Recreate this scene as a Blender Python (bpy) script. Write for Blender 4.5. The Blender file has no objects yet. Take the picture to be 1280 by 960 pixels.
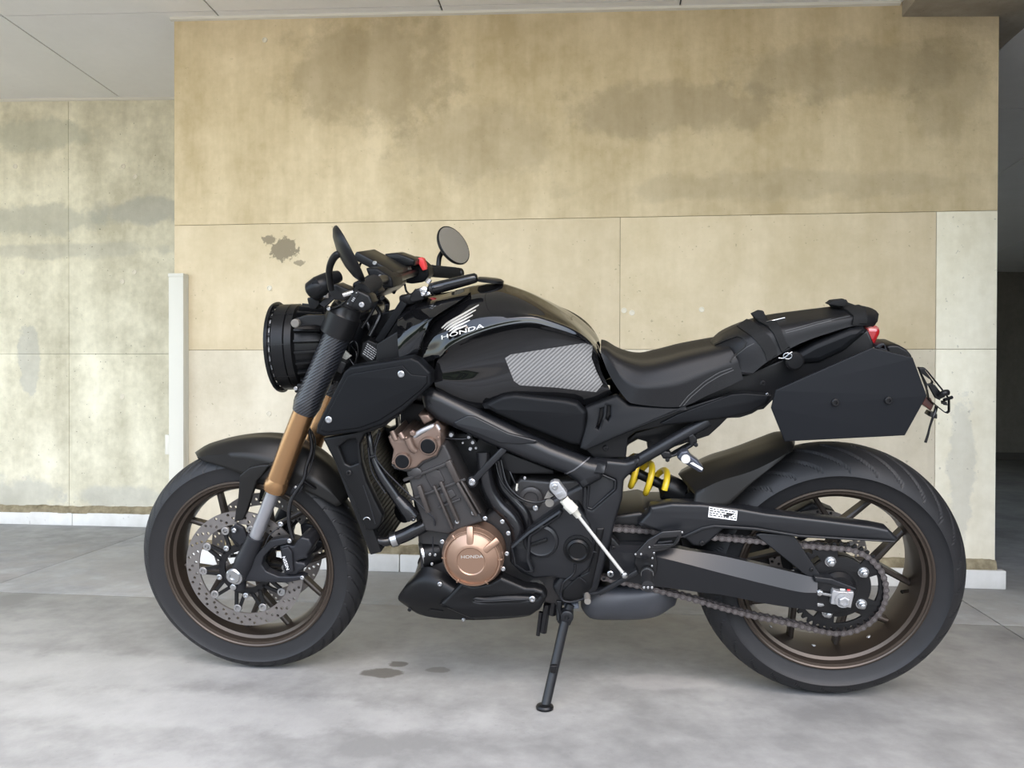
import bpy, bmesh, math, random
from mathutils import Vector, Matrix, geometry
from mathutils.bvhtree import BVHTree
random.seed(7)
SC = bpy.context.scene
COL = SC.collection
# ------------------------------------------------------------------ camera, sky, sun, exposure
F_PX, YAW, PITCH, ROLL = 1053.0, 0.11135, -0.00948, 0.00244
CAM = Vector((0.19025, -2.18351, 0.77674))
fw = Vector((-math.sin(YAW) * math.cos(PITCH), math.cos(YAW) * math.cos(PITCH), math.sin(PITCH)))
rt0 = Vector((math.cos(YAW), math.sin(YAW), 0)); up0 = rt0.cross(fw)
rt = math.cos(ROLL) * rt0 + math.sin(ROLL) * up0
up = -math.sin(ROLL) * rt0 + math.cos(ROLL) * up0
cd = bpy.data.cameras.new('camera'); cam = bpy.data.objects.new('camera', cd); COL.objects.link(cam)
cd.sensor_width = 36.0; cd.lens = 36.0 * F_PX / 1280.0; cd.clip_start = 0.05; cd.clip_end = 300
M = Matrix((rt, up, -fw)).transposed().to_4x4(); M.translation = CAM
cam.matrix_world = M
SC.camera = cam
wd = bpy.data.worlds.new('sky'); SC.world = wd; wd.use_nodes = True
nt = wd.node_tree; bgn = nt.nodes['Background']
sky = nt.nodes.new('ShaderNodeTexSky'); sky.sky_type = 'NISHITA'; sky.sun_disc = False
sky.sun_elevation = math.radians(52); sky.sun_rotation = math.radians(160); sky.air_density = 1.0; sky.dust_density = 2.5; sky.ozone_density = 1.0
mxs = nt.nodes.new('ShaderNodeMix'); mxs.data_type = 'RGBA'; mxs.inputs[0].default_value = 0.34      # thin bright haze over the blue
mxs.inputs[7].default_value = (3.1, 3.2, 3.15, 1); nt.links.new(sky.outputs[0], mxs.inputs[6])
nt.links.new(mxs.outputs[2], bgn.inputs[0]); bgn.inputs[1].default_value = 0.72
sd = bpy.data.lights.new('sun', 'SUN'); sd.energy = 5.5; sd.angle = math.radians(0.6); sd.color = (1.0, 0.93, 0.80)
sun = bpy.data.objects.new('sun', sd); COL.objects.link(sun)
sun.rotation_euler = Vector((0.30, -0.75, -1.0)).to_track_quat('-Z', 'Y').to_euler()   # sun behind the building: the near yard lies in its shade, the far yard is lit
SC.view_settings.view_transform = 'Standard'; SC.view_settings.look = 'None'; SC.view_settings.gamma = 1.0
SC.view_settings.use_curve_mapping = False
SC.view_settings.exposure = 0.60

# ------------------------------------------------------------------ materials
def mat(name, col, rough=0.5, metal=0.0, coat=0.0, spec=0.5, bump=0.0, bscale=200.0, var=0.0, vscale=8.0, aniso=None, croug=0.05):
    m = bpy.data.materials.new(name); m.use_nodes = True; t = m.node_tree; b = t.nodes['Principled BSDF']
    b.inputs['Base Color'].default_value = (*col, 1); b.inputs['Roughness'].default_value = rough
    b.inputs['Metallic'].default_value = metal; b.inputs['Coat Weight'].default_value = coat
    b.inputs['Coat Roughness'].default_value = croug
    b.inputs['Specular IOR Level'].default_value = spec
    tc = t.nodes.new('ShaderNodeTexCoord')
    if var:
        n = t.nodes.new('ShaderNodeTexNoise'); n.inputs['Scale'].default_value = vscale; n.inputs['Detail'].default_value = 5
        t.links.new(tc.outputs['Object'], n.inputs['Vector'])
        mx = t.nodes.new('ShaderNodeMix'); mx.data_type = 'RGBA'
        mx.inputs[6].default_value = tuple(max(0, c * (1 - var)) for c in col) + (1,)
        mx.inputs[7].default_value = tuple(min(1, c * (1 + var)) for c in col) + (1,)
        t.links.new(n.outputs['Fac'], mx.inputs[0]); t.links.new(mx.outputs[2], b.inputs['Base Color'])
    if bump:
        n = t.nodes.new('ShaderNodeTexNoise'); n.inputs['Scale'].default_value = bscale; n.inputs['Detail'].default_value = 2
        t.links.new(tc.outputs['Object'], n.inputs['Vector'])
        bp = t.nodes.new('ShaderNodeBump'); bp.inputs['Strength'].default_value = bump; bp.inputs['Distance'].default_value = 0.002
        t.links.new(n.outputs['Fac'], bp.inputs['Height']); t.links.new(bp.outputs[0], b.inputs['Normal'])
    return m

def nd(t, typ, **kw):
    n = t.nodes.new(typ)
    for k, v in kw.items(): setattr(n, k, v)
    return n
def mth(t, op, a, b=None, clamp=False):
    n = nd(t, 'ShaderNodeMath', operation=op, use_clamp=clamp)
    for i, v in enumerate((a, b)):
        if v is None: continue
        if isinstance(v, (int, float)): n.inputs[i].default_value = v
        else: t.links.new(v, n.inputs[i])
    return n.outputs[0]
def ramp(t, fac, stops):
    r = nd(t, 'ShaderNodeValToRGB'); e = r.color_ramp.elements
    while len(e) < len(stops): e.new(0.5)
    for q, (p, c) in zip(e, stops): q.position = p; q.color = (*c, 1) if len(c) == 3 else c
    t.links.new(fac, r.inputs[0]); return r.outputs[0]
def mixc(t, fac, a, b, mode='MIX'):
    n = nd(t, 'ShaderNodeMix', data_type='RGBA', blend_type=mode)
    for i, v in ((0, fac), (6, a), (7, b)):
        if isinstance(v, (int, float)): n.inputs[i].default_value = v
        elif isinstance(v, tuple): n.inputs[i].default_value = (*v, 1)
        else: t.links.new(v, n.inputs[i])
    return n.outputs[2]
def noise(t, vec, scale, detail=5, rough=0.55, sc3=None):
    if sc3:
        mp = nd(t, 'ShaderNodeMapping'); mp.inputs['Scale'].default_value = sc3; t.links.new(vec, mp.inputs[0]); vec = mp.outputs[0]
    n = nd(t, 'ShaderNodeTexNoise'); n.inputs['Scale'].default_value = scale; n.inputs['Detail'].default_value = detail
    n.inputs['Roughness'].default_value = rough; t.links.new(vec, n.inputs['Vector']); return n.outputs['Fac']
def blob(t, vec, wob, c, r, soft=0.3, wobble=1.1):
    """a patch of stain or painted shade: 1 inside an ellipsoid round c, ragged by noise"""
    s = nd(t, 'ShaderNodeVectorMath', operation='SUBTRACT'); t.links.new(vec, s.inputs[0]); s.inputs[1].default_value = c
    d = nd(t, 'ShaderNodeVectorMath', operation='DIVIDE'); t.links.new(s.outputs[0], d.inputs[0]); d.inputs[1].default_value = r
    l = nd(t, 'ShaderNodeVectorMath', operation='LENGTH'); t.links.new(d.outputs[0], l.inputs[0])
    v = mth(t, 'ADD', l.outputs['Value'], mth(t, 'MULTIPLY', mth(t, 'SUBTRACT', wob, 0.5), wobble * 2))
    mr = nd(t, 'ShaderNodeMapRange', interpolation_type='SMOOTHSTEP'); t.links.new(v, mr.inputs[0])
    mr.inputs[1].default_value = 1 - soft; mr.inputs[2].default_value = 1 + soft; mr.inputs[3].default_value = 1; mr.inputs[4].default_value = 0
    return mr.outputs[0]
def concrete(name, lo, hi, blotch=1.3, stains=(), rough=0.85, pits=0.5, streak=0.35, seed=0.0, bump=0.25):
    m = bpy.data.materials.new(name); m.use_nodes = True; t = m.node_tree; b = t.nodes['Principled BSDF']
    b.inputs['Roughness'].default_value = rough; b.inputs['Specular IOR Level'].default_value = 0.3
    tc = nd(t, 'ShaderNodeTexCoord'); mp = nd(t, 'ShaderNodeMapping'); mp.inputs['Location'].default_value = (seed, seed * 1.7, seed * 0.6)
    t.links.new(tc.outputs['Object'], mp.inputs[0]); v = mp.outputs[0]; v0 = tc.outputs['Object']
    n1 = noise(t, v, blotch, 8, 0.64); n4 = noise(t, v, blotch * 3.2, 6, 0.6); n2 = noise(t, v, 2.2, 5, 0.6, (3.0, 3.0, 0.45)); n3 = noise(t, v, 26, 4, 0.6)
    f = mth(t, 'ADD', mth(t, 'MULTIPLY', mth(t, 'ADD', mth(t, 'MULTIPLY', n1, .62), mth(t, 'MULTIPLY', n4, .38)), 1 - streak), mth(t, 'MULTIPLY', n2, streak))
    f = mth(t, 'ADD', mth(t, 'MULTIPLY', f, 0.86), mth(t, 'MULTIPLY', n3, 0.14))
    col = ramp(t, f, [(0.41, lo), (0.60, hi)])
    wob = noise(t, v0, 7.0, 8, 0.66); wob2 = noise(t, v0, 38.0, 5, 0.66) if any(r[0] < .08 for (_, r, _, _) in stains) else None
    for (c, r, k, sc) in stains:
        col = mixc(t, mth(t, 'MULTIPLY', blob(t, v0, wob2 if max(r[0], r[2]) < .1 and r[0] < .08 else wob, c, r, .12 if r[0] < .08 else .3), k), col, sc)
    if pits:
        p = noise(t, v, 70, 2, 0.5); q = noise(t, v, 7, 2, 0.5)
        pm = mth(t, 'MULTIPLY', mth(t, 'GREATER_THAN', p, 0.70), mth(t, 'GREATER_THAN', q, 0.52))
        col = mixc(t, mth(t, 'MULTIPLY', pm, pits), col, tuple(c * 0.45 for c in lo))
    t.links.new(col, b.inputs['Base Color'])
    bp = nd(t, 'ShaderNodeBump'); bp.inputs['Strength'].default_value = bump; bp.inputs['Distance'].default_value = 0.006
    t.links.new(mth(t, 'ADD', noise(t, v, 45, 4, 0.6), mth(t, 'MULTIPLY', n1, 2.0)), bp.inputs['Height']); t.links.new(bp.outputs[0], b.inputs['Normal'])
    return m

# ------------------------------------------------------------------ mesh helpers
def link(o, parent=None):
    COL.objects.link(o)
    if parent is not None: o.parent = parent
    return o
def finish(me, m, sm=40):
    if m is not None: me.materials.append(m)
    if sm:
        me.shade_smooth()
        try: me.set_sharp_from_angle(angle=math.radians(sm))
        except Exception: pass
    return me
def mobj(name, verts, faces, m, parent=None, sm=40, label=None, fix=True):
    me = bpy.data.meshes.new(name); me.from_pydata([tuple(v) for v in verts], [], faces); me.validate()
    if fix:
        bm = bmesh.new(); bm.from_mesh(me); bmesh.ops.recalc_face_normals(bm, faces=bm.faces); bm.to_mesh(me); bm.free()
    finish(me, m, sm)
    o = link(bpy.data.objects.new(name, me), parent)
    if label: o['label'] = label
    return o
def boxgeo(lo, hi, bev=0.0):
    bm = bmesh.new(); bmesh.ops.create_cube(bm, size=1.0)
    for v in bm.verts: v.co = Vector([lo[i] if v.co[i] < 0 else hi[i] for i in range(3)])
    if bev: bmesh.ops.bevel(bm, geom=bm.edges[:], offset=bev, segments=2, affect='EDGES', profile=0.5)
    return bm
def boxo(name, lo, hi, m, parent=None, bev=0.0, label=None, kind=None):
    bm = boxgeo(lo, hi, bev); me = bpy.data.meshes.new(name); bm.to_mesh(me); bm.free(); finish(me, m, 40)
    o = link(bpy.data.objects.new(name, me), parent)
    if label: o['label'] = label
    if kind: o['kind'] = kind
    return o
def ray(u, v): return fw + rt * ((u - 640) / F_PX) - up * ((v - 480) / F_PX)
def W(u, v, Y): d = ray(u, v); return CAM + d * ((Y - CAM.y) / d.y)
def G(u, v, z=0.0): d = ray(u, v); return CAM + d * ((z - CAM.z) / d.z)
def struct(o, label, cat=None):
    o['kind'] = 'structure'; o['label'] = label; o['category'] = cat or o.name.split('_')[0]; return o

# ------------------------------------------------------------------ the setting
YB, YL, YR = 1.10, 1.905, 6.19            # main wall block, recessed wall on the left, far wall of the bay on the right
XL, XR = -1.572, 1.62                     # edges of the block
c_block = concrete('concrete_block', (0.56, 0.455, 0.285), (0.71, 0.59, 0.405), 1.6, seed=3.1, stains=(
    ((-1.105, YB, 1.285), (0.055, .3, 0.045), 0.85, (0.20, 0.165, 0.11)),
    ((-1.165, YB, 1.325), (0.03, .3, 0.02), 0.8, (0.20, 0.165, 0.11)), ((-1.04, YB, 1.23), (0.02, .3, 0.012), 0.7, (0.20, 0.165, 0.11)),))
c_low = concrete('concrete_block_lower', (0.53, 0.46, 0.335), (0.68, 0.605, 0.465), 1.4, seed=5.1)
c_top = concrete('concrete_block_top', (0.49, 0.385, 0.22), (0.72, 0.59, 0.385), 1.5, seed=1.2, pits=0.2, streak=0.45, stains=(
    ((-0.75, YB, 1.98), (0.35, .4, 0.22), 0.45, (0.27, 0.215, 0.125)),
    ((-0.30, YB, 1.70), (0.30, .4, 0.16), 0.3, (0.30, 0.24, 0.15)),
    ((0.45, YB, 1.80), (0.4, .4, 0.10), 0.45, (0.28, 0.225, 0.14)),
    ((1.05, YB, 1.92), (0.40, .4, 0.10), 0.4, (0.30, 0.25, 0.16)),
    ((1.45, YB, 1.85), (0.12, .4, 0.20), 0.4, (0.31, 0.25, 0.15)),
    ((0.8, YB, 1.50), (0.7, .4, 0.05), 0.3, (0.33, 0.27, 0.17)),))
c_pale = concrete('concrete_pale', (0.70, 0.635, 0.475), (0.90, 0.84, 0.68), 1.8, seed=8.7, stains=(
    ((1.50, YB, 0.45), (0.05, .3, 0.25), 0.35, (0.42, 0.41, 0.37)),))
c_left = concrete('concrete_left', (0.50, 0.455, 0.325), (0.86, 0.80, 0.615), 1.7, seed=2.3, pits=0.8, streak=0.3, stains=(
    ((-2.17, YL, 1.62), (0.30, .4, 0.065), 0.65, (0.36, 0.35, 0.30)),
    ((-2.75, YL, 1.58), (0.35, .4, 0.08), 0.55, (0.38, 0.37, 0.30)),
    ((-2.60, YL, 1.42), (0.5, .4, 0.04), 0.45, (0.40, 0.38, 0.31)),
    ((-2.80, YL, 0.85), (0.06, .3, 0.18), 0.5, (0.42, 0.41, 0.37)),
    ((-2.85, YL, 0.14), (0.25, .4, 0.10), 0.55, (0.44, 0.43, 0.38)),
    ((-2.30, YL, 0.14), (0.30, .4, 0.06), 0.5, (0.44, 0.43, 0.39)),
    ((-2.75, YL, 2.02), (0.3, .4, 0.08), 0.5, (0.40, 0.40, 0.31)),))
c_far2 = concrete('render_upper', (0.45, 0.43, 0.39), (0.55, 0.53, 0.48), 0.5, seed=21)
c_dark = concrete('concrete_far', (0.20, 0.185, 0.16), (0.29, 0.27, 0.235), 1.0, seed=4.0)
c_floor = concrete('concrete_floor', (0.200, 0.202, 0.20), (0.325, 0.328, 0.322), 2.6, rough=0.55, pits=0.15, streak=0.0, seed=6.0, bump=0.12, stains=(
    ((-0.385, -0.04, 0), (0.055, 0.035, .1), 0.9, (0.085, 0.08, 0.072)),
    ((-0.36, 0.03, 0), (0.032, 0.026, .1), 0.9, (0.085, 0.08, 0.072)), ((-0.25, 0.0, 0), (0.03, 0.02, .1), 0.7, (0.10, 0.095, 0.088)),
    ((-0.70, -0.33, 0), (0.6, 0.10, .2), 0.4, (0.42, 0.425, 0.42)),
    ((-1.2, -0.10, 0), (0.5, 0.12, .2), 0.4, (0.42, 0.425, 0.42)),
    ((0.33, -0.02, 0), (0.16, 0.05, .2), 0.4, (0.40, 0.39, 0.385)),
    ((0.0, 1.1, 0), (2.2, 0.55, .2), 0.5, (0.25, 0.235, 0.21)),))  # last patch: shade on the floor near the wall, painted into its colour
c_ceil = concrete('painted_ceiling', (0.82, 0.80, 0.75), (0.88, 0.86, 0.81), 0.8, pits=0.1, streak=0.0, seed=9.0, bump=0.1)
c_skirt = concrete('skirting_mortar', (0.60, 0.585, 0.54), (0.74, 0.725, 0.69), 2.0, seed=11.0, pits=0.3)
c_gap = concrete('mossy_mortar', (0.15, 0.12, 0.07), (0.33, 0.28, 0.18), 9.0, seed=12.0, pits=0.0, streak=0.0, bump=0.6)
m_joint = mat('joint_shadow_filler', (0.045, 0.042, 0.038), 0.9)  # dark base colour seen through the ceiling joints
m_gap2 = mat('dark_filler', (0.12, 0.11, 0.10), 0.9)

def panel_wall(name, x0, x1, yf, thick, zt, panels, core_m, label, gap=0.0018, dep=0.004):
    core = boxo(name, (x0 + .001, yf + dep, 0.0), (x1 - .001, yf + thick, zt - .002), m_joint if core_m is None else core_m)
    struct(core, label, 'wall')
    for (a, b, za, zb, m) in panels:
        boxo('concrete_panel', (a + gap / 2, yf, za + gap / 2), (b - gap / 2, yf + dep + .002, zb - gap / 2), m, core, bev=0.0012)
    return core
m_core = mat('concrete_joint', (0.33, 0.28, 0.20), 0.9)
wall_back = panel_wall('wall_back', XL, XR, YB, 1.9, 2.25, [
    (XL, XR, 1.39, 2.25, c_top),
    (XL, 0.242, 0.88, 1.39, c_block), (0.242, 1.405, 0.88, 1.39, c_block), (1.405, XR, 0.88, 1.39, c_pale),
    (XL, 0.242, 0.0, 0.88, c_low), (0.242, 1.405, 0.0, 0.88, c_low), (1.405, XR, 0.0, 0.88, c_pale)], m_core,
    'beige concrete wall block behind the motorcycle, darker on its top third')
m_corel = mat('concrete_joint_left', (0.36, 0.34, 0.27), 0.9)
wall_left = panel_wall('wall_left', -7.0, XL + 0.3, YL, 0.25, 2.36, [
    (-7.0, -4.4, 0, 0.885, c_left), (-7.0, -4.4, 0.885, 2.36, c_left), (-4.4, -2.58, 0, 0.885, c_left), (-4.4, -2.58, 0.885, 2.36, c_left),
    (-2.58, XL + .3, 0, 0.885, c_left), (-2.58, XL + .3, 0.885, 2.36, c_left)], m_corel,
    'pale stained concrete wall set back on the left of the block')
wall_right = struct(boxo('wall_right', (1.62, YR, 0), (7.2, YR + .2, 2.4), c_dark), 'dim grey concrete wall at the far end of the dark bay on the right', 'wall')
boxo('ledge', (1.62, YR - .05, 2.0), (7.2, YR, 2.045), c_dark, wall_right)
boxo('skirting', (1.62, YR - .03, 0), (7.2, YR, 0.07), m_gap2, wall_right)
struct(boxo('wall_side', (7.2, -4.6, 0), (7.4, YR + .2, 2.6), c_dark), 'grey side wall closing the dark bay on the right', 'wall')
struct(boxo('wall_front_added', (2.3, -1.2, 0), (7.2, -1.0, 2.6), c_dark), 'unseen grey wall added to darken the bay, right of the view', 'wall')  # unseen wall added to keep daylight out of the right bay
# tie-hole plugs in the formed concrete
m_plug = concrete('mortar_plug', (0.62, 0.56, 0.44), (0.74, 0.68, 0.55), 9.0, seed=15, pits=0)
def plug(u, v, Y, parent, r):
    c = W(u, v, Y); vs = []; n = 16
    for q, (rr, dy) in enumerate(((r, 0.0), (r * .96, -.0022), (r * .72, -.0028), (r * .62, -.0008))):
        for k in range(n): a = 2 * math.pi * k / n; vs.append((c.x + rr * math.cos(a), Y + dy, c.z + rr * math.sin(a)))
    fs = [(q * n + k, q * n + (k + 1) % n, (q + 1) * n + (k + 1) % n, (q + 1) * n + k) for q in range(3) for k in range(n)] + [tuple(3 * n + k for k in range(n))]
    mobj('tie_plug', vs, fs, m_plug, parent)
for u, v in ((331, 50), (337, 360), (780, 388), (790, 391), (877, 387), (336, 517)): plug(u, v, YB, wall_back, 0.011)
for u, v in ((19, 208), (154, 208), (169, 221), (153, 352), (153, 496), (168, 340), (28, 340), (30, 598)): plug(u, v, YL, wall_left, 0.013)
# ceiling: fixed boards with dark open joints, one per board
def cz(x, y): return 2.239 - 0.0235 * (x + 1.57) - 0.0675 * (y - 1.1)
Y0C = -1.5
def cbox(name, x0, x1, y0, y1, dz0, dz1, m, parent=None):
    vs = [(x, y, cz(x, y) + dz) for dz in (dz0, dz1) for x, y in ((x0, y0), (x1, y0), (x1, y1), (x0, y1))]
    return mobj(name, vs, [(0, 1, 2, 3), (4, 5, 6, 7), (0, 1, 5, 4), (1, 2, 6, 5), (2, 3, 7, 6), (3, 0, 4, 7)], m, parent, sm=0)
ceiling = struct(cbox('ceiling', -7.2, 7.4, Y0C, YR + .2, 0.006, 0.5, m_joint), 'grey painted ceiling boards with thin dark joints', 'ceiling')
xs = [-7.2, -5.97, -5.05, -4.13, -3.21, -2.29, -1.375, -0.455, 0.465, 1.385, 1.80, 2.53, 3.45, 4.37, 5.29, 6.21, 7.4]
for i in range(len(xs) - 1):
    ys = [Y0C, -0.75, 1.05, 1.92] if xs[i] < XL - 1e-6 or i == 5 else ([Y0C, -0.75, 1.05, 1.2] if xs[i + 1] < 1.3 else [Y0C, 0.3, 2.15, 3.9, 5.7, YR])
    for j in range(len(ys) - 1):
        cbox('ceiling_board', xs[i] + .0035, xs[i + 1] - .0035, ys[j] + .0025, ys[j + 1] - .0025, -0.003, 0.01, c_ceil, ceiling)
# thin white sealant line where block and left wall meet the boards
m_white = mat('white_paint', (0.80, 0.775, 0.70), 0.5)
m_seal = mat('white_sealant', (0.72, 0.68, 0.58), 0.7)
def sealline(name, x0, x1, y, lab):
    vs = []
    for x in (x0, x1):
        for dy, dz in ((0, 0), (-.012, 0), (-.012, -.010), (0, -.014)): vs.append((x, y + dy, cz(x, y) - .002 + dz))
    struct(mobj(name, vs, [(0, 1, 5, 4), (1, 2, 6, 5), (2, 3, 7, 6), (3, 0, 4, 7), (0, 1, 2, 3), (4, 5, 6, 7)], m_seal, sm=0), lab, 'trim')
sealline('trim_1', XL - .012, 1.27, YB, 'thin white sealant strip along the top of the beige wall block')
sealline('trim_2', -7.0, XL + .2, YL, 'thin white sealant strip along the top of the left wall')
# concrete beam overhead on the right
c_beam = concrete('concrete_beam', (0.27, 0.235, 0.18), (0.42, 0.37, 0.29), 1.5, seed=14)
def beam():
    vs = []
    for y in (Y0C, YR):
        zb = 2.115 - 0.012 * (y - 1.1)
        vs += [(1.278, y, zb), (1.752, y, zb - .02), (1.752, y, 2.75), (1.278, y, 2.75)]
    return mobj('beam', vs, [(0, 1, 2, 3), (4, 5, 6, 7), (0, 1, 5, 4), (1, 2, 6, 5), (2, 3, 7, 6), (3, 0, 4, 7)], c_beam, sm=0)
struct(beam(), 'concrete beam running overhead above the right end of the wall block', 'beam')
# skirting: projecting mortar foot with a rough brown ledge on it
def ledge(name, x0, x1, y, z0, z1, d, m, seed, lab, amp=0.007):
    rnd = random.Random(seed); n = int((x1 - x0) / 0.02) + 1; vs = []; h = [0.0] * 5
    for i in range(n + 1):
        x = x0 + (x1 - x0) * i / n
        if i % 2 == 0: h = [h[k] * 0.7 + rnd.uniform(-amp, amp) * 0.6 for k in range(5)]
        vs += [(x, y + .004, z0), (x, y - d + h[0] * .6, z0), (x, y - d * .85 + h[1] * .6, z0 + (z1 - z0) * .55 + h[2]), (x, y - d * .35, z1 + h[3]), (x, y + .004, z1 + h[4] * 1.3)]
    fs = [(i * 5 + k, i * 5 + (k + 1) % 5, i * 5 + 5 + (k + 1) % 5, i * 5 + 5 + k) for i in range(n) for k in range(5)] + [(0, 1, 2, 3, 4), tuple(n * 5 + k for k in range(5))]
    return struct(mobj(name, vs, fs, m, sm=60), lab, 'trim')
def skirt(name, pieces, y, d, z, lab):
    a, b = pieces[0][0], pieces[-1][1]
    base = struct(boxo(name, (a, y - d * .5, 0), (b, y + .005, z - .004), c_gap), lab, 'baseboard')
    for p, q in pieces: boxo('skirting_block', (p + .0015, y - d, 0.0), (q - .0015, y + .004, z), c_skirt, base, bev=.003)
skirt('baseboard_back', [(XL, -0.62), (-0.62, 0.242), (0.242, 1.405), (1.405, XR + .028)], YB, 0.028, 0.068, 'white mortar skirting along the foot of the beige wall block')
skirt('baseboard_left', [(-7.0, -4.4), (-4.4, -2.545), (-2.545, XL + .2)], YL, 0.03, 0.066, 'white mortar skirting along the foot of the left wall')
ledge('trim_3', XL, XR, YB, 0.062, 0.103, 0.02, c_gap, 3, 'rough brown mortar ledge on the skirting of the wall block')
ledge('trim_4', -7.0, XL + .2, YL, 0.062, 0.098, 0.028, c_gap, 5, 'rough brown mortar ledge on the skirting of the left wall')
# floor slabs with sawn joints
floor = struct(boxo('floor', (-9, -6.2, -0.3), (7.4, YR + .2, -0.012), m_gap2), 'smooth grey concrete floor cut into large slabs', 'floor')
xs = [-9, -5.55, -2.055, 1.425, 4.9, 7.4]; ys = [-6.2, -2.9, 0.605, 4.1, YR]
for i in range(5):
    for j in range(4):
        boxo('floor_slab', (xs[i] + .002, ys[j] + .002, -0.05), (xs[i + 1] - .002, ys[j + 1] - .002, 0), c_floor, floor, bev=.0015)
# yard beyond the open side
c_yard = concrete('yard_asphalt', (0.17, 0.165, 0.155), (0.25, 0.24, 0.225), 0.6, seed=20)
struct(boxo('yard', (-40, -60, -0.4), (40, -6.2, -0.02), c_yard), 'sunlit asphalt yard beyond the open side', 'yard')
# unseen storey added to shade the near yard; unseen greenery added to darken reflections
struct(boxo('wall_upper_added', (-14, Y0C - .1, 2.75), (14, YR + 4, 9.5), c_far2, None), 'unseen building mass added above the carport to shade the yard', 'wall')
hb = bmesh.new(); rnd = random.Random(2)
bmesh.ops.create_grid(hb, x_segments=120, y_segments=16, size=0.5)
for v in hb.verts:
    x, z = v.co.x * 60, (v.co.y + .5) * 2.3
    v.co = Vector((x, -15 + rnd.uniform(-.18, .18) - .5 * (z / 2.3) ** 3, -.1 + z + rnd.uniform(-.1, .1)))
hm = bpy.data.meshes.new('hedge'); hb.to_mesh(hm); hb.free(); finish(hm, mat('added_hedge_green', (0.045, 0.075, 0.03), .8, var=.5, vscale=3), 0)
ho = link(bpy.data.objects.new('hedge', hm)); ho['label'] = 'unseen dark green screen added across the yard to darken reflections'; ho['category'] = 'hedge'
# white cable duct standing at the corner of the block, with a small box on its side
e = bpy.data.objects.new('cable_duct', None); link(e)
xa, xb = W(210.5, 342, 1.06).x, W(229, 342, 1.06).x
e.location = ((xa + xb) / 2, 1.06, 0)
e['label'] = 'tall white square cable duct standing against the left edge of the wall block'; e['category'] = 'cable duct'
zt = W(218, 342.5, 1.06).z
m_duct = mat('white_plastic', (0.62, 0.595, 0.51), 0.6, spec=.2)
hw = (xb - xa) / 2
def child_box(name, lo, hi, m, p, bev=0.0, label=None):
    return boxo(name, lo, hi, m, p, bev, label)
child_box('duct_cover', (-hw, 0, 0), (hw, .036, zt), m_duct, e, .003)
child_box('duct_back', (-hw - .002, .030, 0), (hw + .002, .0398, zt - .002), m_duct, e)
child_box('end_cap', (-hw - .001, -.002, zt - .012), (hw + .001, .039, zt + .003), m_duct, e, .002)
b0 = W(200.5, 568, 1.075); b1 = W(209, 543, 1.075)
child_box('junction_box', (-hw - .020, .006, b0.z), (-hw, .036, b1.z), m_duct, e, .003)
# ------------------------------------------------------------------ motorcycle: frame of reference and shape helpers
LEAN = 0.18634
RL = Matrix.Rotation(LEAN, 3, 'X'); RLi = RL.transposed(); CL = RLi @ CAM
bike = bpy.data.objects.new('motorcycle', None); link(bike); bike.rotation_euler = (LEAN, 0, 0)
bike['label'] = 'black naked motorcycle leaning on its side stand in front of the concrete wall'; bike['category'] = 'motorcycle'
def B(u, v, w):
    """point of the bike's own frame on the lengthwise plane y = w (near side negative)"""
    d = RLi @ ray(u, v); return CL + d * ((w - CL.y) / d.y)
def PX(u, v, w): return (B(u + .5, v, w) - B(u - .5, v, w)).length
def K(ox, oy, s, pts): return [(ox + p[0] / s, oy + p[1] / s) + tuple(p[2:]) for p in pts]
def crom(P, n, closed=False):
    m = len(P); out = []
    if m == 2 and not closed: return [P[0].lerp(P[1], i / n) for i in range(n + 1)]
    segs = m if closed else m - 1
    for i in range(segs):
        p0 = P[(i - 1) % m] if (closed or i > 0) else P[0] * 2 - P[1]
        p1 = P[i]; p2 = P[(i + 1) % m]
        p3 = P[(i + 2) % m] if (closed or i + 2 < m) else P[m - 1] * 2 - P[m - 2]
        for k in range(n):
            t = k / n
            out.append(0.5 * ((2 * p1) + (-p0 + p2) * t + (2 * p0 - 5 * p1 + 4 * p2 - p3) * t * t + (-p0 + 3 * p1 - 3 * p2 + p3) * t ** 3))
    if not closed: out.append(P[-1].copy())
    return out
def resample(P, n):
    d = [0.0]
    for a, b in zip(P, P[1:]): d.append(d[-1] + (b - a).length)
    out = []; j = 0
    for i in range(n + 1):
        s = d[-1] * i / n
        while j < len(P) - 2 and d[j + 1] < s: j += 1
        t = (s - d[j]) / max(1e-9, d[j + 1] - d[j]); out.append(P[j].lerp(P[j + 1], min(1, t)))
    return out
def fil(pts, r, n=4):
    """round the corners of a closed outline by r"""
    P = [Vector(p) for p in pts]; m = len(P); out = []
    for i in range(m):
        a, b, c = P[i - 1], P[i], P[(i + 1) % m]
        ra = min(r, (a - b).length * .45); rc = min(r, (c - b).length * .45)
        p = b + (a - b).normalized() * ra; q = b + (c - b).normalized() * rc
        for k in range(n + 1): t = k / n; out.append(p * (1 - t) ** 2 + b * 2 * t * (1 - t) + q * t * t)
    return out
def sm(pts, n=6): return crom([Vector(p) for p in pts], n, True)
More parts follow.
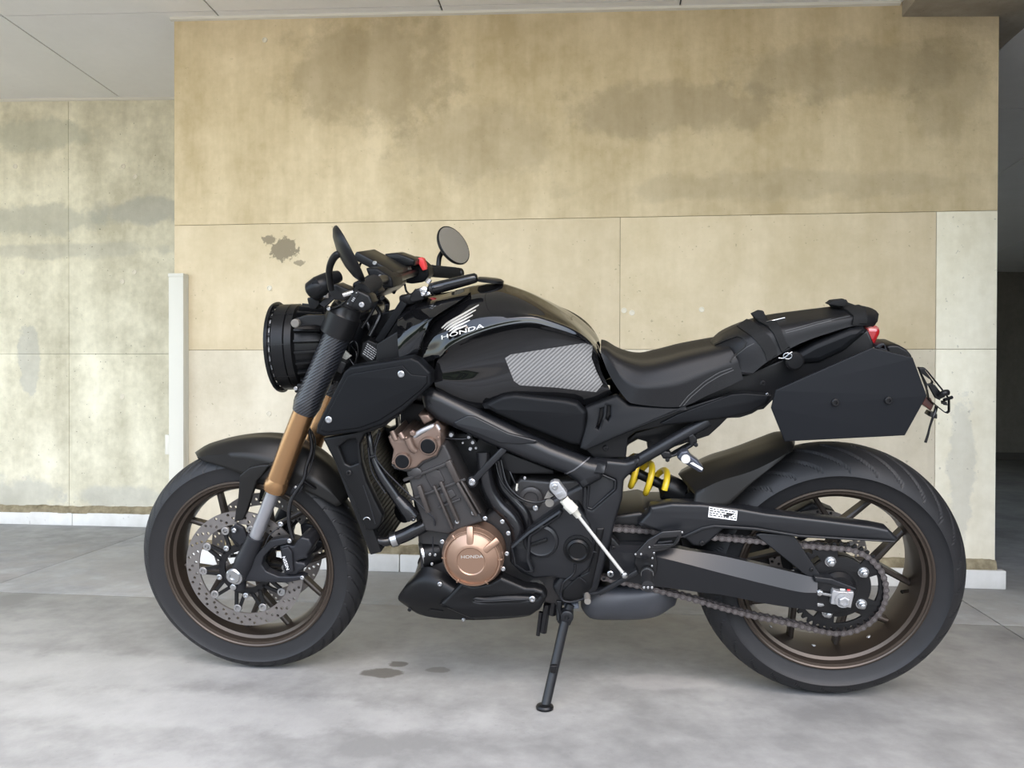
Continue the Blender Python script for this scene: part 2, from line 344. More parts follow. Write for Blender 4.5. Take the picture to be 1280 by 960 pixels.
def poly_mesh(name, loops, depth, bev=0.0, bres=1):
    """flat outline (first loop) with holes (the rest) in x/z, given thickness along y: -depth/2..depth/2"""
    cu = bpy.data.curves.new('outline', 'CURVE'); cu.dimensions = '2D'; cu.fill_mode = 'BOTH'
    bev = min(bev, depth * .49)
    cu.extrude = max(1e-5, depth / 2 - bev); cu.bevel_depth = bev; cu.bevel_resolution = bres; cu.offset = -bev
    for lp in loops:
        s = cu.splines.new('POLY'); s.points.add(len(lp) - 1); s.use_cyclic_u = True
        for p, q in zip(s.points, lp): p.co = (q[0], q[1], 0, 1)
    o = bpy.data.objects.new('outline', cu); me = bpy.data.meshes.new_from_object(o); me.name = name
    bpy.data.objects.remove(o); bpy.data.curves.remove(cu)
    for v in me.vertices: v.co = (v.co.x, v.co.z, v.co.y)
    bm = bmesh.new(); bm.from_mesh(me); bmesh.ops.remove_doubles(bm, verts=bm.verts, dist=1e-5); bmesh.ops.recalc_face_normals(bm, faces=bm.faces); bm.to_mesh(me); bm.free()
    return me
def plate(name, pts, w, th, m, parent, bev=0.002, holes=(), r=0.0, label=None, mirror=False, sm_=35, bres=2, tilt=0.0):
    """side plate traced at its real depth w (outer face) and given real thickness th inwards"""
    def loc(lp): return [(q.x, q.z) for q in (B(p[0], p[1], w) for p in lp)]
    if r: pts = fil(pts, r)
    me = poly_mesh(name, [loc(pts)] + [loc(h) for h in holes], th, bev, bres)
    zm = sum(v.co.z for v in me.vertices) / len(me.vertices)
    for v in me.vertices: v.co.y += w + th / 2 + tilt * (v.co.z - zm)
    finish(me, m, sm_); o = link(bpy.data.objects.new(name, me), parent)
    if label: o['label'] = label
    if mirror: mir(o, parent)
    return o
def mir(o, parent):
    me = o.data.copy()
    for v in me.vertices: v.co.y = -v.co.y
    me.flip_normals()
    c = bpy.data.objects.new(o.name.split('.')[0], me); return link(c, parent)
def tube_geo(P, R, seg=12, cap=True, flat=1.0):
    n = len(P); vs, fs = [], []
    if isinstance(R, (int, float)): R = [R] * n
    T = [((P[min(i + 1, n - 1)] - P[max(i - 1, 0)])).normalized() for i in range(n)]
    ref = Vector((0, 1, 0)) if abs(T[0].y) < .9 else Vector((0, 0, 1)); N = (ref - T[0] * ref.dot(T[0])).normalized()
    for i in range(n):
        N = (N - T[i] * N.dot(T[i])).normalized(); Bn = T[i].cross(N)
        for k in range(seg):
            a = 2 * math.pi * k / seg; vs.append(P[i] + N * (R[i] * math.cos(a)) + Bn * (R[i] * flat * math.sin(a)))
    for i in range(n - 1):
        for k in range(seg): fs.append((i * seg + k, i * seg + (k + 1) % seg, (i + 1) * seg + (k + 1) % seg, (i + 1) * seg + k))
    if cap: fs += [tuple(range(seg))[::-1], tuple((n - 1) * seg + k for k in range(seg))]
    return vs, fs
def tube(name, pts, R, m, parent, seg=12, n=6, label=None, smooth=True, mirror=False, flat=1.0, a=50):
    """pts: (u, v, w) picture traces at depth w, or Vectors"""
    P = [p if isinstance(p, Vector) else B(*p) for p in pts]
    if smooth and len(P) > 2:
        k = len(P); Pc = crom(P, n)
        if not isinstance(R, (int, float)):
            R = [R[min(i // n, k - 1)] * (1 - (i % n) / n) + R[min(i // n + 1, k - 1)] * ((i % n) / n) for i in range(len(Pc))]
        P = Pc
    vs, fs = tube_geo(P, R, seg, True, flat); o = mobj(name, vs, fs, m, parent, a, label)
    if mirror: mir(o, parent)
    return o
def basis(ax):
    ax = ax.normalized(); r = Vector((0, 0, 1)) if abs(ax.z) < .9 else Vector((1, 0, 0)); a = (r - ax * r.dot(ax)).normalized(); return ax, a, ax.cross(a)
def lathe_geo(prof, c, ax, seg=48, closed=False):
    ax, a, b = basis(ax); vs, fs = [], []; n = len(prof)
    for (t, r) in prof:
        for k in range(seg):
            q = 2 * math.pi * k / seg; vs.append(c + ax * t + a * (r * math.cos(q)) + b * (r * math.sin(q)))
    for i in range(n if closed else n - 1):
        j = (i + 1) % n
        for k in range(seg): fs.append((i * seg + k, i * seg + (k + 1) % seg, j * seg + (k + 1) % seg, j * seg + k))
    if not closed:
        if prof[0][1] > 1e-6: fs.append(tuple(range(seg))[::-1])
        if prof[-1][1] > 1e-6: fs.append(tuple((n - 1) * seg + k for k in range(seg)))
    return vs, fs
NEAR = Vector((0, -1, 0))
def lathe(name, prof, c, ax, m, parent, seg=48, closed=False, label=None, mirror=False, a=35):
    vs, fs = lathe_geo(prof, c, ax, seg, closed); o = mobj(name, vs, fs, m, parent, a, label)
    if mirror: mir(o, parent)
    return o
def bolt(u, v, w, rpx, m, parent, hexhead=False, ax=NEAR, name='bolt', mirror=False, h=None):
    c = B(u, v, w); r = rpx * PX(u, v, w); h = h or r * .6
    if hexhead:
        o = lathe(name, [(-h, r * 1.25), (0, r * 1.25), (0, r), (h, r), (h * 1.15, r * .8)], c, ax, m, parent, 6, a=20)
    else:
        o = lathe(name, [(-h, r), (h * .7, r), (h, r * .8), (h, r * .48), (h * .3, r * .45)], c, ax, m, parent, 14, a=30)
    if mirror: mir(o, parent)
    return o
def patch(name, curves, m, parent, ns=28, mt=5, mirror=True, thick=0.0, sharp=(), label=None, a=50, caps=False):
    """loft between traced character lines; each line is a list of (u, v, w); first line may lie on the centre plane"""
    Ls = [resample(crom([p if isinstance(p, Vector) else B(*p) for p in c], 8), ns) for c in curves]; rows = []
    groups = [[]]
    for i, L in enumerate(Ls):
        groups[-1].append(i)
        if i in sharp: groups.append([i])
    for gi, g in enumerate(groups):
        if len(g) < 2: continue
        cols = [crom([Ls[i][k] for i in g], mt) for k in range(ns + 1)]
        for j in range(len(cols[0])):
            if gi and j == 0: continue
            rows.append([cols[k][j] for k in range(ns + 1)])
    vs, fs = [], []; nr = len(rows)
    for r in rows: vs += r
    for j in range(nr - 1):
        for k in range(ns): fs.append((j * (ns + 1) + k, j * (ns + 1) + k + 1, (j + 1) * (ns + 1) + k + 1, (j + 1) * (ns + 1) + k))
    if mirror:
        off = len(vs); vs += [Vector((p.x, -p.y, p.z)) for p in vs]; fs += [tuple(off + q for q in f[::-1]) for f in fs]
    me = bpy.data.meshes.new(name); me.from_pydata([tuple(v) for v in vs], [], fs)
    bm = bmesh.new(); bm.from_mesh(me)
    if mirror: bmesh.ops.remove_doubles(bm, verts=bm.verts, dist=6e-4)
    if caps:
        be = [e for e in bm.edges if e.is_boundary]; bmesh.ops.holes_fill(bm, edges=be, sides=0)
    bmesh.ops.recalc_face_normals(bm, faces=bm.faces); bm.to_mesh(me); bm.free()
    finish(me, m, a); o = link(bpy.data.objects.new(name, me), parent)
    if label: o['label'] = label
    if thick:
        # outward side away from the body's own centre plane stays in place
        md = o.modifiers.new('thickness', 'SOLIDIFY'); md.thickness = thick; md.offset = 0
    return o
def bvh_of(*obs):
    vs, fs = [], []
    for o in obs:
        k = len(vs); vs += [v.co.copy() for v in o.data.vertices]; fs += [tuple(k + i for i in p.vertices) for p in o.data.polygons]
    return BVHTree.FromPolygons(vs, fs)
def skin(name, outer, bvh, m, parent, off=0.002, step=4.0, holes=(), label=None, fallback=0.0, a=40):
    """thin sheet lying on a surface: outline found on that surface, thickness off, edges closed"""
    def dens(lp):
        out = []
        for p, q in zip(lp, list(lp[1:]) + [lp[0]]):
            p, q = Vector(p[:2]), Vector(q[:2]); k = max(1, int((q - p).length / step)); out += [p.lerp(q, i / k) for i in range(k)]
        return out
    loops = [dens(outer)] + [dens(h) for h in holes]; pts, edges = [], []
    for lp in loops:
        k = len(pts); pts += lp; edges += [(k + i, k + (i + 1) % len(lp)) for i in range(len(lp))]
    def inside(p, lp):
        c = False; j = len(lp) - 1
        for i in range(len(lp)):
            if (lp[i].y > p.y) != (lp[j].y > p.y) and p.x < (lp[j].x - lp[i].x) * (p.y - lp[i].y) / (lp[j].y - lp[i].y) + lp[i].x: c = not c
            j = i
        return c
    x0, x1 = min(p.x for p in pts), max(p.x for p in pts); y0, y1 = min(p.y for p in pts), max(p.y for p in pts)
    y = y0 + step / 2
    while y < y1:
        x = x0 + step / 2
        while x < x1:
            p = Vector((x, y))
            if inside(p, loops[0]) and min((p - q).length for q in loops[0]) > step * .5: pts.append(p)
            x += step
        y += step
    V, E, Fc, *_ = geometry.delaunay_2d_cdt(pts, edges, [], 1 if not holes else 2, 1e-4)
    tops, bots, last = [], [], fallback
    for p in V:
        d = (RLi @ ray(p.x, p.y)).normalized(); h, n, i, ds = bvh.ray_cast(CL, d)
        if h is None: h = CL + d * ((last - CL.y) / d.y); n = -d
        last = h.y
        if n.dot(d) > 0: n = -n
        n = (n - d * .35).normalized()
        tops.append(h + n * off); bots.append(h - n * off * .6)
    k = len(V); fs = [tuple(f) for f in Fc] + [tuple(k + i for i in f)[::-1] for f in Fc]
    cnt = {}
    for f in Fc:
        for a_, b_ in zip(f, list(f[1:]) + [f[0]]): cnt[(min(a_, b_), max(a_, b_))] = cnt.get((min(a_, b_), max(a_, b_)), 0) + 1
    fs += [(a_, b_, k + b_, k + a_) for (a_, b_), c in cnt.items() if c == 1]
    return mobj(name, tops + bots, fs, m, parent, a, label)
def text_tris(s, bold=0.0):
    cu = bpy.data.curves.new('t', 'FONT'); cu.body = s; cu.offset = bold; o = bpy.data.objects.new('t', cu)
    me = bpy.data.meshes.new_from_object(o); P = [v.co.copy() for v in me.vertices]; F = [tuple(p.vertices) for p in me.polygons]
    bpy.data.objects.remove(o); bpy.data.curves.remove(cu); bpy.data.meshes.remove(me); return P, F
def lettering(name, s, quad, bvh, m, parent, off=0.0012, w=None, bold=0.0):
    """raised lettering on a surface; quad = bottom left, bottom right, top left in the picture"""
    P, F = text_tris(s, bold); x0, x1 = min(p.x for p in P), max(p.x for p in P); y0, y1 = min(p.y for p in P), max(p.y for p in P)
    bl, br, tl = (Vector(q) for q in quad); out = []
    for p in P:
        q = bl + (br - bl) * ((p.x - x0) / (x1 - x0)) + (tl - bl) * ((p.y - y0) / (y1 - y0))
        if w is not None: h = B(q.x, q.y, w); n = NEAR
        else:
            d = (RLi @ ray(q.x, q.y)).normalized(); h, n, i, ds = bvh.ray_cast(CL, d)
            if h is None: h = B(q.x, q.y, -.15); n = NEAR
            if n.dot(d) > 0: n = -n
        out.append(h + n * off)
    return mobj(name, out, F, m, parent, 0, fix=False)
def bar(name, p, q, wd_, ht, m, parent, bev=0.001, upv=Vector((0, -1, 0)), label=None):
    """rectangular bar from p to q: wd_ across, ht along upv"""
    p = p if isinstance(p, Vector) else B(*p); q = q if isinstance(q, Vector) else B(*q)
    d = q - p; L = d.length; d.normalize(); u = (upv - d * upv.dot(d)).normalized(); s = d.cross(u)
    bm = boxgeo((0, -wd_ / 2, -ht / 2), (L, wd_ / 2, ht / 2), bev)
    for v in bm.verts: v.co = p + d * v.co.x + s * v.co.y + u * v.co.z
    me = bpy.data.meshes.new(name); bmesh.ops.recalc_face_normals(bm, faces=bm.faces); bm.to_mesh(me); bm.free(); finish(me, m, 35)
    o = link(bpy.data.objects.new(name, me), parent)
    if label: o['label'] = label
    return o
def instance(o, parent, mw):
    c = bpy.data.objects.new(o.name.split('.')[0], o.data); link(c, parent); c.matrix_local = mw; return c
# bike materials
M_paint = mat('black_gloss_paint', (0.004, 0.004, 0.0045), 0.3, coat=0.9, croug=0.012, spec=0.0)
M_plas = mat('black_plastic', (0.0045, 0.0049, 0.0058), 0.44, bump=0.12, bscale=900, spec=0.13)
M_plas2 = mat('black_plastic_smooth', (0.0045, 0.0046, 0.005), 0.36, spec=0.2)
M_frame = mat('satin_black_frame', (0.009, 0.0095, 0.011), 0.33, spec=0.30)
M_arm = mat('satin_swingarm', (0.009, 0.0095, 0.011), 0.34, spec=0.32)
M_rub = mat('tyre_rubber', (0.010, 0.010, 0.011), 0.55, bump=0.08, bscale=300, var=0.25, vscale=30, spec=0.36)
M_hose = mat('rubber_hose', (0.006, 0.006, 0.007), 0.25, spec=0.4)
M_rim = mat('bronze_rim', (0.062, 0.048, 0.038), 0.32, metal=0.7)
M_spoke = mat('dark_bronze_spoke', (0.034, 0.027, 0.022), 0.36, metal=0.5)
M_gold = mat('gold_fork', (0.34, 0.195, 0.095), 0.27, metal=0.9)
M_chr = mat('chrome', (0.55, 0.55, 0.55), 0.12, metal=1.0)
M_steel = mat('zinc_steel', (0.42, 0.425, 0.43), 0.28, metal=1.0)
M_grey = mat('cast_grey', (0.34, 0.34, 0.345), 0.42, metal=0.6)
M_disc = mat('brushed_disc', (0.21, 0.195, 0.185), 0.38, metal=0.8, var=0.1, vscale=60)
M_blk = mat('black_metal', (0.007, 0.007, 0.0075), 0.34, spec=0.25)
M_eng = mat('engine_black', (0.030, 0.028, 0.028), 0.42, metal=0.3, bump=0.1, bscale=500)
M_brz = mat('bronze_cover', (0.29, 0.185, 0.13), 0.33, metal=0.75)
M_brz2 = mat('bronze_head_cover', (0.18, 0.128, 0.102), 0.36, metal=0.65)
M_yel = mat('yellow_spring', (0.86, 0.60, 0.03), 0.32, coat=0.4)
M_red = mat('red_lens', (0.30, 0.008, 0.010), 0.12, coat=0.6)
M_redp = mat('red_switch', (0.70, 0.04, 0.04), 0.4)
M_seat = mat('seat_vinyl', (0.0065, 0.0065, 0.0072), 0.46, bump=0.25, bscale=700, spec=0.25)
M_seat2 = mat('seat_top_vinyl', (0.011, 0.011, 0.0105), 0.58, bump=0.3, bscale=900, spec=0.22)
M_web = mat('nylon_webbing', (0.012, 0.012, 0.012), 0.75, bump=0.4, bscale=1200, spec=0.15)
M_stitch = mat('grey_stitching', (0.05, 0.05, 0.05), 0.7)
M_mir = mat('mirror_glass', (0.82, 0.82, 0.82), 0.02, metal=1.0)
M_wht = mat('white_sticker', (0.75, 0.75, 0.75), 0.4)
M_silv = mat('silver_decal', (0.52, 0.50, 0.46), 0.35, metal=0.4)
M_cream = mat('cream_connector', (0.45, 0.435, 0.38), 0.5)
M_tan = mat('grey_bushing', (0.13, 0.12, 0.105), 0.5)
M_pin = mat('chain_pin', (0.20, 0.185, 0.185), 0.35, metal=0.9)
M_chain = mat('chain_steel', (0.125, 0.112, 0.11), 0.38, metal=0.85)
M_glass = mat('lamp_glass', (0.55, 0.56, 0.58), 0.05, coat=1.0)
M_amb = mat('amber_brown_reflector', (0.05, 0.012, 0.007), 0.25)
def carbon(name, light, dark, scale, rough, rot, spec=.5):
    m = mat(name, dark, rough, coat=0.25, croug=.2); t = m.node_tree; b = t.nodes['Principled BSDF']
    tc = nd(t, 'ShaderNodeTexCoord'); mp = nd(t, 'ShaderNodeMapping'); mp.inputs['Rotation'].default_value = rot
    t.links.new(tc.outputs['Object'], mp.inputs[0]); wv = nd(t, 'ShaderNodeTexWave'); wv.bands_direction = 'X'
    wv.inputs['Scale'].default_value = scale; t.links.new(mp.outputs[0], wv.inputs['Vector'])
    t.links.new(ramp(t, wv.outputs['Fac'], [(0.40, dark), (0.60, light)]), b.inputs['Base Color'])
    bp = nd(t, 'ShaderNodeBump'); bp.inputs['Strength'].default_value = 0.4; bp.inputs['Distance'].default_value = .001
    t.links.new(wv.outputs['Fac'], bp.inputs['Height']); t.links.new(bp.outputs[0], b.inputs['Normal']); return m
M_pad = carbon('carbon_pattern_pad', (0.17, 0.165, 0.16), (0.075, 0.073, 0.07), 46, 0.42, (0, math.radians(-48), 0))
M_cover = carbon('carbon_pattern_fork_cover', (0.026, 0.028, 0.034), (0.008, 0.008, 0.009), 52, 0.34, (0, math.radians(-60), 0))
# ------------------------------------------------------------------ wheels
FC = Vector((-.725, 0, .3012)); RC = Vector((.725, 0, .3155))
YAX = Vector((0, 1, 0))
def at(c, r, deg, w=0.0): a = math.radians(deg); return Vector((c.x + r * math.cos(a), c.y + w, c.z + r * math.sin(a)))
def tyre(c, R, Wd, crown, rb, wb, parent, ng, slope, duty, a0, a1, nth=1080):
    prof = []
    for i in range(-26, 27):
        a = i / 26 * 0.97; prof.append((a * Wd / 2, R - crown * (1 - math.sqrt(1 - (a * .985) ** 2)), abs(a)))
    s = prof[-1]; side = [(wb + (s[0] - wb) * q, rb + (s[1] - rb) * (1 - (1 - q) ** 1.5), 9) for q in (.8, .55, .3, .1, 0)]
    prof = [(-w, r, a) for (w, r, a) in side[::-1]] + prof + side + [(wb * .6, rb - .001, 9), (-wb * .6, rb - .001, 9)]
    vs, fs = [], []; n = len(prof)
    for k in range(nth):
        th = 2 * math.pi * k / nth
        for (w, r, a) in prof:
            if a0 < a < a1:
                q = (a - a0) / (a1 - a0)
                ph = ((th - slope * q * (.75 + .25 * q)) * ng / (2 * math.pi) + (0.0 if w < 0 else .5)) % 1.0
                hw = duty / 2 * min(1.0, 8 * q) * (1.0 - 0.75 * q * q); d = abs(ph - .5)
                if d < hw * 1.5: r -= .0062 * min(1.0, (hw * 1.5 - d) / (hw * .6 + 1e-6))
            vs.append((c.x + r * math.cos(th), c.y + w, c.z + r * math.sin(th)))
    for k in range(nth):
        for i in range(n): fs.append((k * n + i, k * n + (i + 1) % n, ((k + 1) % nth) * n + (i + 1) % n, ((k + 1) % nth) * n + i))
    o = mobj('tyre', vs, fs, M_rub, parent, 50); return o
def spoke(c, ang, half, rh, rf, rtip, wid, dep, parent, m):
    """one Y-shaped spoke: stem from the hub, two arms to the rim"""
    vs, fs = [], []
    def seg(p, q, w0, w1):
        d = (q - p).normalized(); s = d.cross(YAX); k = len(vs)
        for (x, ww, dd) in ((p, w0, dep), (q, w1, dep * .8)):
            for sx, sy in ((-1, -1), (-.35, -1.25), (.35, -1.25), (1, -1), (1, 1), (-1, 1)): vs.append(x + s * (sx * ww / 2) + YAX * (sy * dd / 2))
        for j in range(6): fs.append((k + j, k + (j + 1) % 6, k + 6 + (j + 1) % 6, k + 6 + j))
        fs.append(tuple(k + j for j in range(6))[::-1]); fs.append(tuple(k + 6 + j for j in range(6)))
    f = at(c, rf, ang)
    seg(at(c, rh, ang), f, wid * 1.7, wid * 1.25)
    for s in (-1, 1): seg(f - (at(c, rf, ang) - c).normalized() * .006, at(c, rtip, ang + s * half), wid, wid * .85)
    return mobj('spoke', vs, fs, m, parent, 25)
def rim(name, c, hwid, ro, parent):
    w = hwid
    P = [(-w, ro), (-w - .001, ro - .004), (-w + .001, ro - .007), (-w + .003, ro - .0072), (-w + .004, ro - .0125), (-w + .016, ro - .0165), (-w + .020, ro - .0235), (-w * .3, ro - .030), (w * .3, ro - .030),
         (w - .020, ro - .0235), (w - .016, ro - .0165), (w - .004, ro - .0125), (w - .003, ro - .0072), (w - .001, ro - .007), (w + .001, ro - .004), (w, ro),
         (w - .004, ro), (w - .006, ro - .009), (w * .5, ro - .020), (-w * .5, ro - .020), (-w + .006, ro - .009), (-w + .004, ro)]
    return lathe(name, P, c, YAX, M_rim, parent, 160, True, a=25)
fwheel = rim('front_wheel', FC, .054, .2265, bike); rwheel = rim('rear_wheel', RC, .079, .2265, bike)
tyre(FC, .3005, .124, .050, .2245, .050, fwheel, 44, .30, .20, .10, .96)
tyre(RC, .3155, .188, .076, .2245, .074, rwheel, 28, -.42, .15, .06, .93)
for k in range(5):
    spoke(FC, 132 + 72 * k, 17, .035, .105, .199, .013, .022, fwheel, M_spoke)
    spoke(RC, 83 + 72 * k, 20, .05, .112, .199, .014, .028, rwheel, M_spoke)
lathe('hub', [(-.062, .018), (-.062, .030), (-.045, .034), (-.02, .045), (.02, .045), (.045, .034), (.062, .030), (.062, .018)], FC, YAX, M_spoke, fwheel, 40)
lathe('hub', [(-.075, .02), (-.075, .055), (-.03, .06), (.04, .055), (.07, .045), (.07, .02)], RC, YAX, M_spoke, rwheel, 40)
tube('valve_stem', [at(RC, .198, -14, -.012), at(RC, .176, -14, -.03)], .0045, M_chr, rwheel, 10)
tube('valve_stem', [at(FC, .198, 75, -.012), at(FC, .176, 75, -.03)], .0045, M_chr, fwheel, 10)
for a in (-58, -97, -131):
    q = at(RC, .1985, a, -.02); lathe('balance_weight', [(0, .006), (.003, .005)], q, (RC - q) + YAX * .02, M_grey, rwheel, 8)
M_bob = mat('bobbin_grey', (.24, .235, .23), .45, metal=.6)
def brake_disc(c, w, ro, ri, nb, rb, offs, ring_m, nh=27, name='brake_disc', carrier=True):
    def circ(r, n, ph=0): return [(c.x + r * math.cos(2 * math.pi * k / n + ph), c.z + r * math.sin(2 * math.pi * k / n + ph)) for k in range(n)]
    holes = [circ(ri, 72)]; dr = ro - ri
    for k in range(nh):
        for j in range(3):
            th = 2 * math.pi * (k + j * .34) / nh; rr = ri + dr * (.24 + .27 * j)
            cx, cz_ = c.x + rr * math.cos(th), c.z + rr * math.sin(th)
            holes.append([(cx + .0040 * math.cos(a), cz_ + .0040 * math.sin(a)) for a in [math.pi / 4 * q for q in range(8)]])
    me = poly_mesh(name, [circ(ro, 120)] + holes, .0045)
    for v in me.vertices: v.co.y += w
    finish(me, ring_m, 30); d = link(bpy.data.objects.new(name, me), bike)
    if not carrier: return d
    # carrier: inner ring with one fork of arms to every bobbin
    vs, fs = lathe_geo([(-.003, .052), (-.003, .068), (.003, .068), (.003, .052)], c + YAX * w, YAX, 48, True)
    for k in range(nb):
        a = offs + 360 / nb * k
        for s in (-1, 1):
            p, q = at(c, .062, a + s * 11, w), at(c, rb, a + s * 2.5, w); dd = (q - p).normalized(); sd = dd.cross(YAX); n0 = len(vs)
            for x in (p, q):
                for sx, sy in ((-1, -1), (1, -1), (1, 1), (-1, 1)): vs.append(x + sd * (sx * .0042) + YAX * (sy * .003))
            fs += [(n0 + j, n0 + (j + 1) % 4, n0 + 4 + (j + 1) % 4, n0 + 4 + j) for j in range(4)] + [(n0, n0 + 1, n0 + 2, n0 + 3), (n0 + 4, n0 + 5, n0 + 6, n0 + 7)]
    mobj('disc_carrier', vs, fs, M_blk, d, 30)
    sgn = -1 if w < 0 else 1
    for k in range(nb):
        lathe('bobbin', [(-.002, .0105), (.0045, .0105), (.0055, .0095), (.0055, .0058), (.002, .0055)], at(c, rb + .002, offs + 360 / nb * k, w), YAX * sgn, M_bob, d, 18)
        if k % 2 == 0 and nb == 10: lathe('disc_bolt', [(0, .0075), (.006, .0075), (.007, .006), (.007, .0036), (.003, .0035)], at(c, .070, offs + 14 + 72 * (k // 2), w + sgn * .002), YAX * sgn, M_steel, d, 14)
    return d
brake_disc(FC, -.072, .155, .121, 10, .1085, 112, M_disc)
brake_disc(FC, .072, .155, .121, 10, .1085, 120, M_disc)
brake_disc(RC, .085, .120, .092, 5, .082, 90, M_disc, 22)
lathe('axle', [(-.128, .017), (-.124, .019), (-.118, .019), (-.10, .016), (.118, .016), (.124, .016)], FC, YAX, M_steel, bike, 24)
lathe('axle_bolt', [(-.002, .0195), (.004, .0195), (.008, .016), (.008, .0085), (.002, .008)], B(292.5, 719.5, -.124), NEAR, M_steel, bike, 28)
# ------------------------------------------------------------------ fork
def forkleg(sgn):
    w = -.105
    leg = tube('fork_leg', [(342.8, 613, w), (360, 567, w), (382, 511, w)], [PX(360, 567, w) * 13.2] * 3, M_gold, bike, 32, n=3)
    lathe_p = [(342.8, 613, w), (344.2, 609, w), (346.5, 603, w), (348, 599, w)]
    tube('fork_collar', lathe_p, [PX(360, 567, w) * r for r in (13.6, 14.6, 14.4, 13.2)], M_gold, leg, 32, smooth=False)
    tube('stanchion', [(318, 675, w), (345, 607, w)], PX(330, 640, w) * 7.8, M_grey if False else M_stan, leg, 28)
    cov = tube('fork_cover', [(380, 515, w), (384, 505, w), (386, 500.5, w), (388, 496, w), (424, 414, w)], [PX(400, 470, w) * r for r in (14.5, 17.0, 17.0, 16.2, 16.0)], M_cover, leg, 36, smooth=False)
    bt = tube('fork_bottom', [(298, 722, w), (306, 702, w), (312, 689, w), (320, 671, w)], [PX(306, 700, w) * r for r in (10.5, 12, 10.8, 10)], M_castb, leg, 24)
    parts = [leg, cov, bt]
    return leg
M_stan = mat('satin_stanchion', (0.30, 0.30, 0.315), 0.36, metal=0.75)
M_castb = mat('fork_casting', (0.014, 0.0145, 0.017), 0.42, metal=0.2, spec=.3)
leg = forkleg(-1)
leg2 = mir(leg, bike)
for ch in list(leg.children): mir(ch, leg2)
fax = (B(434, 385, -.105) - B(320, 670, -.105)).normalized()
for sg in (-1, 1):
    c0 = B(429, 397, -.105); c1 = B(434.5, 385, -.105)
    if sg > 0: c0 = Vector((c0.x, -c0.y, c0.z)); c1 = Vector((c1.x, -c1.y, c1.z))
    lathe('clamp_bore', [(-.045, .034), (-.043, .040), (.008, .0405), (.012, .037), (.030, .034), (.032, .030)], c0, fax, M_blk, bike, 32)
    lathe('fork_cap', [(0, .029), (.012, .029), (.014, .026), (.014, .014), (.018, .013), (.018, .004)], c1, fax, M_blk, bike, 6 if False else 24)
bar('upper_clamp', B(438, 392, -.105), Vector((B(438, 392, -.105).x, .105, B(438, 392, -.105).z)), .05, .022, M_blk, bike, .004, upv=fax)
lcz = B(405, 455, -.105); bar('lower_clamp', Vector((lcz.x + .02, -.1, lcz.z)), Vector((lcz.x + .02, .1, lcz.z)), .06, .03, M_blk, bike, .004, upv=fax)
tube('steering_head', [B(452, 395, 0) , B(418, 470, 0)], .032, M_frame, bike, 24)
# axle lug and caliper bracket of the near leg
plate('caliper_bracket', K(270, 650, 8, [(240, 560), (290, 480), (400, 350), (470, 270), (540, 205), (640, 185), (725, 178), (752, 215), (700, 245), (620, 262), (550, 290), (475, 370), (455, 450), (500, 515), (620, 565), (740, 568), (850, 558), (892, 575), (860, 602), (700, 632), (560, 628), (270, 615)]), -.113, .028, M_castb, bike, .004, r=1.5, mirror=True)
cal = plate('brake_caliper', K(270, 650, 8, [(630, 262), (700, 240), (770, 262), (800, 210), (850, 170), (930, 190), (960, 260), (930, 320), (905, 350), (915, 388), (850, 404), (800, 420), (880, 430), (905, 470), (840, 520), (790, 562), (690, 548), (655, 420)]), -.108, .072, M_castb, bike, .006, r=2)
bolt(362, 676, -.114, 2.8, M_steel, cal); bolt(378, 722, -.114, 2.6, M_steel, cal); bolt(351, 655, -.112, 3.2, M_steel, cal)
plate('caliper_body', K(270, 650, 8, [(650, 290), (720, 270), (760, 330), (765, 420), (775, 520), (720, 540), (675, 420)]), -.116, .02, M_castb, cal, .003, r=1.5)
lettering('lettering', 'NISSIN', (K(270, 650, 8, [(662, 372)])[0], K(270, 650, 8, [(705, 500)])[0], K(270, 650, 8, [(692, 362)])[0]), None, M_wht, cal, .0005, w=-.1165)
cal2 = mir(cal, bike)
lathe('axle_lug_bolt', [(0, .008), (.006, .008), (.007, .0062), (.007, .004)], B(292.5, 733, -.118), NEAR, M_steel, bike, 12)
tube('axle_lug', [B(299, 735, -.1), B(300, 712, -.1)], .017, M_castb, bike, 16, mirror=True)
for pts, r in (([(386, 535, -.10), (390, 560, -.09), (383, 583, -.095), (379, 600, -.1), (364, 625, -.11), (361, 650, -.115), (366, 674, -.116)], .0048),
               ([(379, 600, -.1), (395, 610, -.07), (410, 607, -.03), (426, 594, 0.02)], .0045),
               ([(384, 530, -.085), (394, 552, -.08), (388, 585, -.09), (378, 602, -.1)], .002),
               ([(352, 657, -.11), (338, 668, -.118), (330, 684, -.12)], .0016)):
    tube('brake_hose', pts, r, M_hose, bike, 10)
plate('hose_clamp', K(230, 540, 8, [(1060, 610), (1090, 550), (1140, 520), (1190, 545), (1165, 600), (1120, 625)]), -.10, .01, M_castb, bike, .002)
bolt(369.5, 609, -.101, 1.6, M_steel, bike)
# front mudguard
fend = patch('front_mudguard', [
    [(244, 566, 0), (262, 555, 0), (290, 548, 0), (325, 544.5, 0), (355, 547, 0), (385, 558, 0), (410, 575, 0), (428, 593, 0), (441, 612, 0)],
    [(245, 568, -.035), (263, 559.5, -.035), (290, 553, -.035), (325, 550, -.035), (355, 554, -.035), (385, 567, -.035), (408, 585, -.035), (425, 604, -.035), (437, 620, -.035)],
    [(247, 572, -.062), (262, 569.5, -.066), (285, 568, -.069), (310, 569, -.07), (335, 575, -.07), (355, 584, -.07), (385, 597, -.07), (410, 612, -.07), (427, 630, -.066)],
    [(249, 574, -.062), (262, 578, -.068), (285, 586, -.072), (305, 594, -.074), (330, 600, -.074), (350, 606, -.074), (380, 613, -.074), (404, 624, -.074), (421, 633, -.068)]],
    M_fend if False else M_plas2, bike, 30, 5, True, .003, sharp=(2,))
